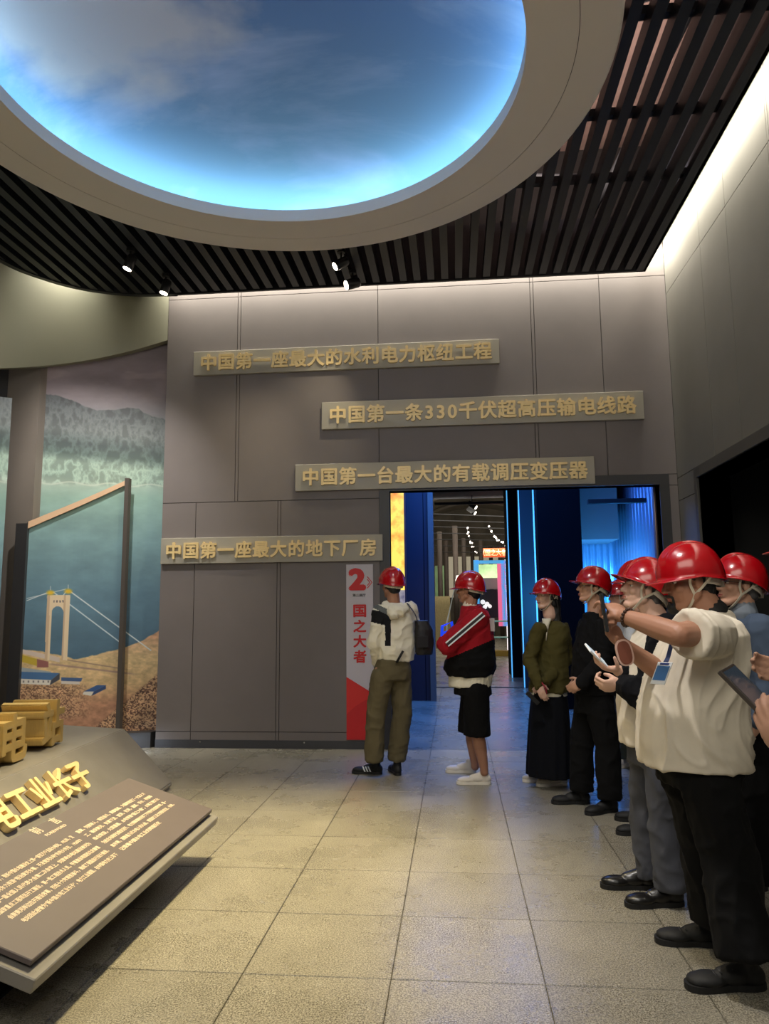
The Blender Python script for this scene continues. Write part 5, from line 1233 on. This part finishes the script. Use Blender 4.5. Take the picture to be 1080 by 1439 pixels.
shoe(f, at(829, 1129, Z=0), (-1, -.08, 0), .285, M_BLK, M_BLK, 1.05); shoe(f, at(867, 1139, Z=0), (-.85, -.5, 0), .28, M_BLK, M_BLK, 1.05)
f.helmet(.10)
def specs(f, material):
    H = f.H; gl = empty('glasses', (0, 0, 0)); bpy.data.objects.remove(gl)
    g = None
    for sx in (-1, 1):
        pts = [H(sx*(.031+.021*math.cos(a)), .100, .002+.015*math.sin(a)) for a in (2*math.pi*k/14 for k in range(15))]
        o = tube('glasses_frame', pts, .0016, f.b, material, f.root, 6)
        tube('glasses_arm', [H(sx*.052, .098, .006), H(sx*.080, .05, .006), H(sx*.084, -.01, .004)], .0018, f.b, material, o, 6)
specs(f, M_BLK)

# 5. person half hidden behind, light shirt, white shoes
J = JJ(7.05); b = at(880, 1076, Z=0); fwd = V3((-1, 0, 0)); side = V3((0, 1, 0))
f = Fig('person with a small red helmet low behind the man in black, in white shoes', b, (-.98, -.15, 0), J(870, 838), .92, SK1)
neck = J(873, 862); hips = [J(876, 955, -.08), J(874, 955, .08)]; knees = [J(878, 1010, -.08), J(875, 1010, .08)]; ankles = [J(883, 1062, -.08), J(879, 1060, .08)]
sh2 = [J(879, 880, -.16), J(876, 880, .16)]; el2 = [J(883, 925, -.18), J(880, 925, .18)]; wr2 = [J(868, 950, -.15), J(866, 950, .12)]
f.head(neck); f.body.loft([(J(876, 950), .12, .10), (J(876, 900), .12, .10), (J(876, 875), .09, .06)], side, fwd); legs_body(f, hips, knees, ankles, .95)
for s_, e_, w_ in zip(sh2, el2, wr2): f.body.chain([s_, e_, w_], [.042, .034, .025]); hand(f.body, w_, (-.7, 0, -.6), (0, .8 if w_ is wr2[0] else -.8, 0), (-.3, 0, .8), (.4, .5, .4), .9)
f.body.build('body', f.b, SK1, f.root, .007, 2)
GT = CLOTH('shirt_light_grey', (168, 172, 178))
B = Blob(); B.loft([(J(876, 958), .16, .135), (J(876, 915), .16, .135), (J(877, 885), .17, .115), (J(875, 868), .09, .08)], side, fwd)
for s_, e_ in zip(sh2, el2): B.cone(s_, s_.lerp(e_, .7), .072, .070)
B.build('shirt', f.b, GT, f.root, .010, 3, fold=.009, seed=41)
trousers(f, J(876, 962), hips, knees, ankles, CLOTH('trousers_dark_green', (52, 56, 48)), (.10, .078, .07), side, fwd, 42, ph=(.15, .12))
shoe(f, at(892, 1078, Z=0), (-1, -.1, 0), .26, M_SN, M_SW, laces=M_WHITE); shoe(f, at(885, 1072, Z=0), (-1, .1, 0), .26, M_SN, M_SW)
f.helmet(.05)

# 6. taller person almost fully hidden
J = JJ(5.0); b = at(905, 1170, Z=0)
f = Fig('person mostly hidden, only the rim of a red helmet showing left of the taller helmets', b, (-.95, -.3, 0), J(894, 822), 1.0, SK1)
neck = J(900, 852); hips = [J(905, 1000, -.09), J(900, 1000, .09)]; knees = [J(908, 1080, -.08), J(903, 1080, .08)]; ankles = [J(910, 1160, -.08), J(905, 1155, .08)]
sh2 = [J(906, 880, -.17), J(900, 880, .17)]; el2 = [J(912, 940, -.18), J(905, 940, .18)]; wr2 = [J(905, 985, -.18), J(898, 985, .14)]
f.head(neck); f.body.loft([(J(903, 985), .12, .10), (J(903, 910), .12, .10), (J(903, 870), .09, .06)], side, fwd); legs_body(f, hips, knees, ankles)
for s_, e_, w_ in zip(sh2, el2, wr2): f.body.chain([s_, e_, w_], [.042, .034, .025]); hand(f.body, w_, (-.2, 0, -.9), (0, .8 if w_ is wr2[0] else -.8, 0), (-.8, 0, 0), (.4, .5, .4), .9)
f.body.build('body', f.b, SK1, f.root, .007, 2)
B = Blob(); B.loft([(J(903, 985), .16, .135), (J(903, 915), .16, .13), (J(903, 885), .17, .11), (J(901, 862), .085, .08)], side, fwd)
for s_, e_ in zip(sh2, el2): B.cone(s_, s_.lerp(e_, .7), .07, .068)
B.build('shirt', f.b, GT, f.root, .010, 3, fold=.009, seed=51)
trousers(f, J(903, 992), hips, knees, ankles, CLOTH('trousers_charcoal', (36, 36, 38)), (.10, .08, .072), side, fwd, 52, ph=(.15, .12))
shoe(f, at(925, 1172, Z=0), (-1, -.1, 0), .27, M_BLK, M_BLK); shoe(f, at(922, 1155, Z=0), (-1, .1, 0), .27, M_BLK, M_BLK)
f.helmet(.05)

# 7. man with white phone, navy jacket over white shirt, grey jeans
J = JJ(4.0); b = at(925, 1262, Z=0)
fwd = V3((-.97, -.22, 0)).normalized(); side = V3((-.22, .97, 0)).normalized()
f = Fig('man in navy jacket over white shirt and grey jeans holding a white phone', b, (-.96, .02, .26), J(905, 829), 1.0, SK2, HAIRG)
neck = J(921, 868)
shN, shF = J(938, 888, -.19), J(915, 890, .17)
elN, wrN = J(912, 978, -.24), J(872, 962, -.18)
elF, wrF = J(900, 965, .10), J(868, 942, -.05)
hips = [J(932, 1050, -.10), J(912, 1048, .10)]; knees = [J(934, 1150, -.09), J(907, 1148, .12)]; ankles = [J(943, 1244, -.09), J(917, 1228, .12)]
f.head(neck, fat=1.05); f.body.loft([(J(924, 1035), .13, .11), (J(924, 960), .13, .12), (J(928, 910), .15, .10), (J(926, 880), .09, .06)], side, fwd); legs_body(f, hips, knees, ankles)
for s_, e_, w_ in ((shN, elN, wrN), (shF, elF, wrF)): f.body.chain([s_, e_, w_], [.048, .040, .030])
hand(f.body, wrN, (-.95, .05, -.10), (.2, .75, .5), (-.1, -.2, 1), (.9, 1.0, .7), 1.0, ((.7, .3, .6), (.6, -.3, .8)))
hand(f.body, wrF, (-.75, -.25, .15), (-.2, -.1, 1), (.1, -1, .1), (.5, .6, .4), 1.0, ((.5, .5, .7), (.6, .1, .8)))
f.body.build('body', f.b, SK2, f.root, .005, 2)
WT = CLOTH('shirt_cream', (220, 210, 192)); NJ = CLOTH('jacket_navy', (11, 12, 17))
B = Blob(); B.loft([(J(921, 1044), .155, .180), (J(919, 1020), .16, .185), (J(918, 975), .16, .175), (J(920, 925), .16, .150), (J(923, 895), .15, .110), (J(921, 878), .09, .080)], side, fwd)
B.build('shirt', f.b, WT, f.root, .008, 3, fold=.009, ffreq=(9, 9, 5), seed=61)
bk = fwd*-.055
B = Blob(); B.loft([(J(928, 1082)+bk, .185, .135), (J(928, 1040)+bk, .188, .150), (J(926, 975)+bk, .186, .150), (J(928, 925)+bk, .19, .140), (J(930, 898)+bk, .185, .115), (J(928, 882)+bk*.5, .12, .085)], side, fwd)
B.chain([shN, elN, wrN+ (elN-wrN)*.18], [.085, .078, .058]); B.chain([shF, elF, wrF+(elF-wrF)*.2], [.08, .070, .052])
B.build('jacket', f.b, NJ, f.root, .008, 3, fold=.012, ffreq=(8, 8, 9), seed=62)
trousers(f, J(924, 1050), hips, knees, ankles, mat('jeans_grey', (66, 68, 76), .85, noise=.16, nscale=9, bump=.15, bscale=300), (.104, .080, .074), side, fwd, 63, ph=(.165, .14), fold=.010)
M_SHN = mat('shoe_black_gloss', (16, 15, 15), .3)
shoe(f, at(961, 1272, Z=0), (-1, -.14, 0), .29, M_SHN, M_BLK, 1.05, laces=M_BLK); shoe(f, at(922, 1249, Z=0), (-1, .0, 0), .28, M_SHN, M_BLK, 1.05)
f.helmet(.16, k=1.06, back=.006)
def phone(name, c, up, wd, th, L, W, T, body, screen, label, flip=1):
    r = empty(name, (0, 0, 0)); tag(r, label, 'phone'); u = V3(up).normalized(); w = V3(wd); w = (w-u*w.dot(u)).normalized(); n = u.cross(w)*flip
    mesh_box('phone_body', c, (u*L/2, w*W/2, n*T/2), (0, 0), body, r, .002); mesh_box('screen', Vector(c)+n*(T/2+.0006), (u*(L/2-.004), w*(W/2-.003), n*.0005), (0, 0), screen, r)
    return r, n
c_ = at(838, 922, Y=3.90); phone('phone', c_, at(855, 938, Y=3.95)-at(821, 906, Y=3.85), (0, 1, .3), None, .158, .074, .009, M_WHITE, mat('screen_pale', (200, 215, 220), .3, emit=(190, 205, 215), estr=.5), 'white phone held flat by the man in navy jacket')

# 9. older man in blue-grey shirt behind
J = JJ(3.95); b = at(1052, 1262, Z=0)
fwd = V3((-.95, -.3, 0)).normalized(); side = V3((-.3, .95, 0)).normalized()
f = Fig('grey-haired man with glasses in blue-grey shirt, behind the photographing man', b, (-.97, -.10, .12), J(1037, 822), 1.0, SK1, HAIRG)
neck = J(1044, 856); shN, shF = J(1066, 885, -.19), J(1035, 885, .19); elN, wrN = J(1078, 960, -.20), J(1064, 1010, -.24); elF, wrF = J(1034, 950, .2), J(1025, 990, .10)
hips = [J(1056, 1040, -.10), J(1040, 1040, .10)]; knees = [J(1064, 1140, -.08), J(1045, 1140, .10)]; ankles = [J(1068, 1232, -.08), J(1050, 1226, .10)]
f.head(neck); f.body.loft([(J(1048, 1030), .13, .11), (J(1050, 950), .13, .11), (J(1052, 900), .15, .10), (J(1050, 872), .09, .06)], side, fwd); legs_body(f, hips, knees, ankles)
for s_, e_, w_ in ((shN, elN, wrN), (shF, elF, wrF)): f.body.chain([s_, e_, w_], [.046, .036, .027]); hand(f.body, w_, (-.5, 0, -.8), (0, .8 if w_ is wrN else -.8, 0), (-.8, 0, .3), (.5, .6, .4), .95)
f.body.build('body', f.b, SK1, f.root, .006, 2)
BS = CLOTH('shirt_blue_grey', (70, 82, 100))
B = Blob(); B.loft([(J(1048, 1020), .165, .145), (J(1048, 975), .168, .15), (J(1050, 930), .175, .145), (J(1052, 900), .185, .125), (J(1050, 880), .15, .10), (J(1046, 868), .08, .078)], side, fwd)
B.chain([shN, elN, wrN], [.082, .068, .048]); B.chain([shF, elF, wrF], [.078, .062, .046]); B.build('shirt', f.b, BS, f.root, .008, 3, fold=.010, seed=71)
B = Blob(); B.chain([neck+V3((0, 0, -.02)), neck+V3((0, 0, .012))], [.070, .062]); B.build('collar', f.b, mat('collar_grey', (110, 118, 128), .8), f.root, .006, 1)
trousers(f, J(1048, 1035), hips, knees, ankles, K2, (.105, .085, .080), side, fwd, 72, ph=(.165, .135))
shoe(f, at(1078, 1250, Z=0), (-1, -.2, 0), .28, M_BLK, M_BLK); shoe(f, at(1062, 1238, Z=0), (-1, 0, 0), .28, M_BLK, M_BLK)
f.helmet(.12, strap=True); specs(f, M_BLK)

# 8. big man in cream shirt taking a photo
J = JJ(3.25); b = at(1015, 1372, Z=0)
fwd = V3((-.985, -.17, 0)).normalized(); side = V3((-.17, .985, 0)).normalized()
f = Fig('bearded man in cream t-shirt and black trousers raising a phone to take a photo', b, (-.97, -.10, -.10), J(968, 817), 1.04, SK3)
neck = J(994, 858)
shN, shF = J(1004, 888, -.20), J(984, 886, .18)
elN, wrN = J(953, 892, -.40), J(876, 866, -.22)
elF, wrF = J(928, 945, .02), J(874, 905, -.10)
hips = [J(994, 1085, -.09), J(970, 1078, .10)]; knees = [J(1022, 1195, -.13), J(990, 1180, .12)]; ankles = [J(1046, 1335, -.20), J(1004, 1285, .16)]
f.head(neck, beard=True, fat=1.1)
f.body.loft([(J(980, 1060), .14, .13), (J(976, 1000), .15, .16), (J(982, 940), .16, .14), (J(990, 900), .16, .10), (J(993, 875), .09, .06)], side, fwd); legs_body(f, hips, knees, ankles, 1.1)
f.body.chain([shN, shN.lerp(elN, .55), elN], [.062, .054, .046]); f.body.chain([elN, elN.lerp(wrN, .35), wrN], [.046, .045, .029])
f.body.chain([shF, elF], [.058, .044]); f.body.chain([elF, elF.lerp(wrF, .35), wrF], [.044, .042, .028])
# near hand reaches over the top of the phone, far hand carries it from below
hand(f.body, wrN, J(852, 843, -.12)-wrN, (-.2, .6, -.8), (-.3, -.8, -.3), (.35, .7, .5), 1.02, ((.7, .3, .6), (.8, -.1, .5)), curls=((.2, .6, .5), (.5, .9, .6), (.8, 1.0, .6), (1.0, 1.0, .6)))
hand(f.body, wrF, J(858, 884, -.12)-wrF, (-.5, -.5, .9), (-.2, -1, .2), (.5, .8, .6), 1.02, ((.5, .5, .7), (.9, .0, .6)), curls=((.6, .7, .4), (.7, .8, .5), (.8, .9, .6), (.9, .9, .6)))
f.body.build('body', f.b, SK3, f.root, .0042, 3)
B = Blob()
B.loft([(J(976, 1074), .212, .205), (J(974, 1040), .212, .208), (J(973, 1000), .210, .206), (J(977, 960), .205, .190), (J(984, 920), .20, .165), (J(990, 892), .20, .135), (J(993, 876), .165, .105), (J(994, 866), .10, .085), (J(994, 861), .078, .078)], side, fwd)
B.cone(shN-V3((0, 0, .012)), shN.lerp(elN, .72), .088, .090); B.cone(shF-V3((0, 0, .012)), shF.lerp(elF, .5), .088, .092)
B.ell(J(1018, 920, .0), (.10, .14, .13))
shirt = B.build('t_shirt', f.b, CLOTH('tee_cream', (214, 204, 186)), f.root, .0065, 4, fold=.013, ffreq=(6, 6, 3.2), seed=83)
B = Blob(); B.chain([neck+V3((.01, 0, -.012)), neck+V3((0, 0, .004))], [.076, .070]); B.build('neckband', f.b, M_BLK, f.root, .006, 1)
trousers(f, J(980, 1072), hips, knees, ankles, CLOTH('trousers_soft_black', (11, 11, 12)), (.122, .102, .096), side, fwd, 84, ph=(.18, .155), fold=.012, up=.06, voxel=.009)
shoe(f, at(1076, 1388, Z=0), (-1, -.10, 0), .305, M_BLK, M_BLK, 1.12, laces=M_DARK); shoe(f, at(1024, 1330, Z=0), (-1, .08, 0), .30, M_BLK, M_BLK, 1.12, laces=M_DARK)
f.helmet(-.02, k=1.0)
# beads on the wrist, lanyard with badge
for q in range(16):
    a = 2*math.pi*q/16; dw = (wrN-elN).normalized(); x_, y_ = basis(dw, (0, 0, 1)); p_ = wrN-dw*.018+(x_*math.cos(a)+y_*math.sin(a))*.034
    mesh_uv('bead', p_, .0072, f.b, mat('bead_brown', (60, 36, 24), .35), f.root)
mesh_box('ratchet', f.H(.0, -.118, .005)+V3((0, -.02, 0)), (f.F[2]*.022, f.F[3]*.014, f.F[1]*.012), f.b, M_BLK, f.root, .002)
lc = J(929, 946, -.235)
bd = empty('id_badge', (0, 0, 0)); tag(bd, 'blue and white badge hanging on the chest of the man in cream shirt', 'badge')
u_ = (J(934, 933, -.2)-J(924, 960, -.2)).normalized(); w_ = V3((.75, -.65, 0)).normalized()
mesh_box('card', lc, (u_*.046, w_*.030, u_.cross(w_)*.002), (0, 0), M_WHITE, bd, .001)
nn_ = w_.cross(u_)*1; nn_ = nn_ if nn_.y < 0 else -nn_
mesh_box('card_print', lc+nn_*.003, (u_*.030, w_*.025, nn_*.0006), (0, 0), mat('badge_blue', (70, 120, 180), .5), bd)
mesh_box('card_print', lc+nn_*.003+u_*.038, (u_*.004, w_*.018, nn_*.0006), (0, 0), mat('badge_navy', (40, 60, 120), .5), bd)
ribbon('lanyard', [lc+u_*.046, J(938, 925, -.20), J(944, 900, -.20), J(968, 868, -.16)], (1, 0, 0), .008, .0015, (0, 0), mat('lanyard_navy', (44, 56, 96), .7), bd)
pc_, pn_ = phone('phone', at(848, 861, Y=3.08), (at(851, 880, Y=3.08)-at(845, 841, Y=3.08)), (.1, 1, 0), None, .155, .074, .010, M_BLK, mat('screen_dark', (30, 36, 44), .15, emit=(70, 80, 90), estr=.3), 'black phone raised edge-on by the bearded man in cream shirt')
cs = empty('phone_case', (0, 0, 0)); tag(cs, 'oval brown leather case with pale rim hanging at the bearded man’s wrist'.replace('’', "'"), 'case')
cc_ = at(877, 917, Y=3.06)
def oval(c, u, w, n, a, b_, t, name, material, parent):
    V = []; F = []; k = 28
    for s_ in (-1, 1):
        for j in range(k):
            th = 2*math.pi*j/k; ct, st_ = math.cos(th), math.sin(th); V.append(c+u*a*math.copysign(abs(ct)**.75, ct)+w*b_*math.copysign(abs(st_)**.75, st_)+n*t*s_)
    F = [tuple(range(k-1, -1, -1)), tuple(range(k, 2*k))]+[(j, (j+1) % k, k+(j+1) % k, k+j) for j in range(k)]
    return mesh_obj(name, V, F, material, parent)
uu = (at(873, 902, Y=3.06)-at(881, 933, Y=3.06)).normalized(); ww = uu.cross(V3((0, 1, 0))).normalized()
oval(cc_, uu, ww, V3((0, 1, 0)), .053, .033, .006, 'rim', mat('case_rim', (206, 168, 152), .5), cs); oval(cc_-V3((0, .002, 0)), uu, ww, V3((0, 1, 0)), .046, .026, .0065, 'leather', mat('case_leather', (120, 66, 48), .5, noise=.1), cs)

# 10. visitor at the right edge holding a tablet
J = JJ(2.35); b = V3((1.42, 2.45, 0))
fwd = V3((-.98, .15, 0)).normalized(); side = V3((.15, .98, 0)).normalized()
def L(x, y, z): return b+V3((0, 0, z))-fwd*0+fwd*y+side*x*-1*-1
hc = at(1068, 772, Y=2.35)-fwd*.185-V3((0, 0, .02))
f = Fig('person at the right picture edge in dark clothes holding a brown tablet case', b, fwd, hc, 1.0, SK1)
base0 = V3((hc.x+.02, hc.y, 0)); f.root.location = (base0.x, base0.y, 0); f.b = (base0.x, base0.y)
def Q(sd_, fw, z): return base0+side*sd_+fwd*fw+V3((0, 0, z))
neck = Q(0, -.01, hc.z-.16); hips = [Q(-.10, 0, .88), Q(.10, 0, .88)]; knees = [Q(-.11, .02, .48), Q(.11, .02, .48)]; ankles = [Q(-.12, -.01, .09), Q(.12, -.01, .09)]
shs = [Q(-.19, -.02, hc.z-.22), Q(.19, -.02, hc.z-.22)]
wN = at(1112, 1062, Y=2.02); els = [shs[0].lerp(wN, .5)+V3((.10, -.06, -.12)), Q(.25, .05, hc.z-.48)]; wrs = [wN, at(1125, 950, Y=2.3)]
f.head(neck); f.body.loft([(Q(0, 0, .92), .13, .10), (Q(0, 0, 1.15), .13, .10), (Q(0, 0, hc.z-.21), .09, .06)], side, fwd); legs_body(f, hips, knees, ankles)
for s_, e_, w_ in zip(shs, els, wrs): f.body.chain([s_, e_, w_], [.046, .038, .028])
hand(f.body, wrs[0], at(1074, 1010, Y=2.05)-wrs[0], (-.3, .5, .9), (-.6, -.6, .3), (.4, .5, .4), 1.0, ((.75, .3, .5), (.9, .1, .3)))
hand(f.body, wrs[1], at(1085, 942, Y=2.3)-wrs[1], (.1, -.9, .1), (-.3, .2, .9), (.3, .5, .4), 1.0)
f.body.build('body', f.b, SK1, f.root, .0055, 2)
B = Blob(); B.loft([(Q(0, 0, .86), .165, .14), (Q(0, 0, 1.1), .165, .14), (Q(0, 0, hc.z-.26), .19, .125), (Q(0, 0, hc.z-.19), .13, .09), (Q(0, 0, hc.z-.155), .075, .075)], side, fwd)
B.chain([shs[0], els[0], wrs[0]+(els[0]-wrs[0])*.3], [.078, .062, .046]); B.chain([shs[1], els[1], wrs[1]+(els[1]-wrs[1])*.2], [.076, .06, .046]); B.build('jacket', f.b, K1, f.root, .010, 3, fold=.01, seed=91)
trousers(f, Q(0, 0, .90), hips, knees, ankles, K2, (.10, .08, .075), side, fwd, 92, ph=(.16, .13))
for s_ in (-.12, .12): shoe(f, Q(s_, -.07, 0), fwd, .28, M_BLK, M_BLK)
f.helmet(0.0)
tb = empty('tablet', (0, 0, 0)); tag(tb, 'dark brown tablet case held out at the right picture edge', 'tablet')
tA = at(1009, 944, Y=2.12); tB = at(1090, 1026, Y=2.06); tC = at(1023, 929, Y=2.28)
u_ = (tB-tA).normalized(); w_ = (tC-tA); w_ = (w_-u_*w_.dot(u_)).normalized(); n_ = u_.cross(w_)
ct_ = tA+u_*.13+w_*.09-V3((0, 0, .0))
mesh_box('case', ct_, (u_*.13, w_*.09, n_*.006), (0, 0), mat('tablet_case', (58, 50, 44), .5, noise=.08), tb, .002)
mesh_box('screen', ct_+n_*.0058*(1 if n_.z > 0 else -1), (u_*.122, w_*.082, n_*.0006), (0, 0), mat('screen_dark', (30, 36, 44)), tb)
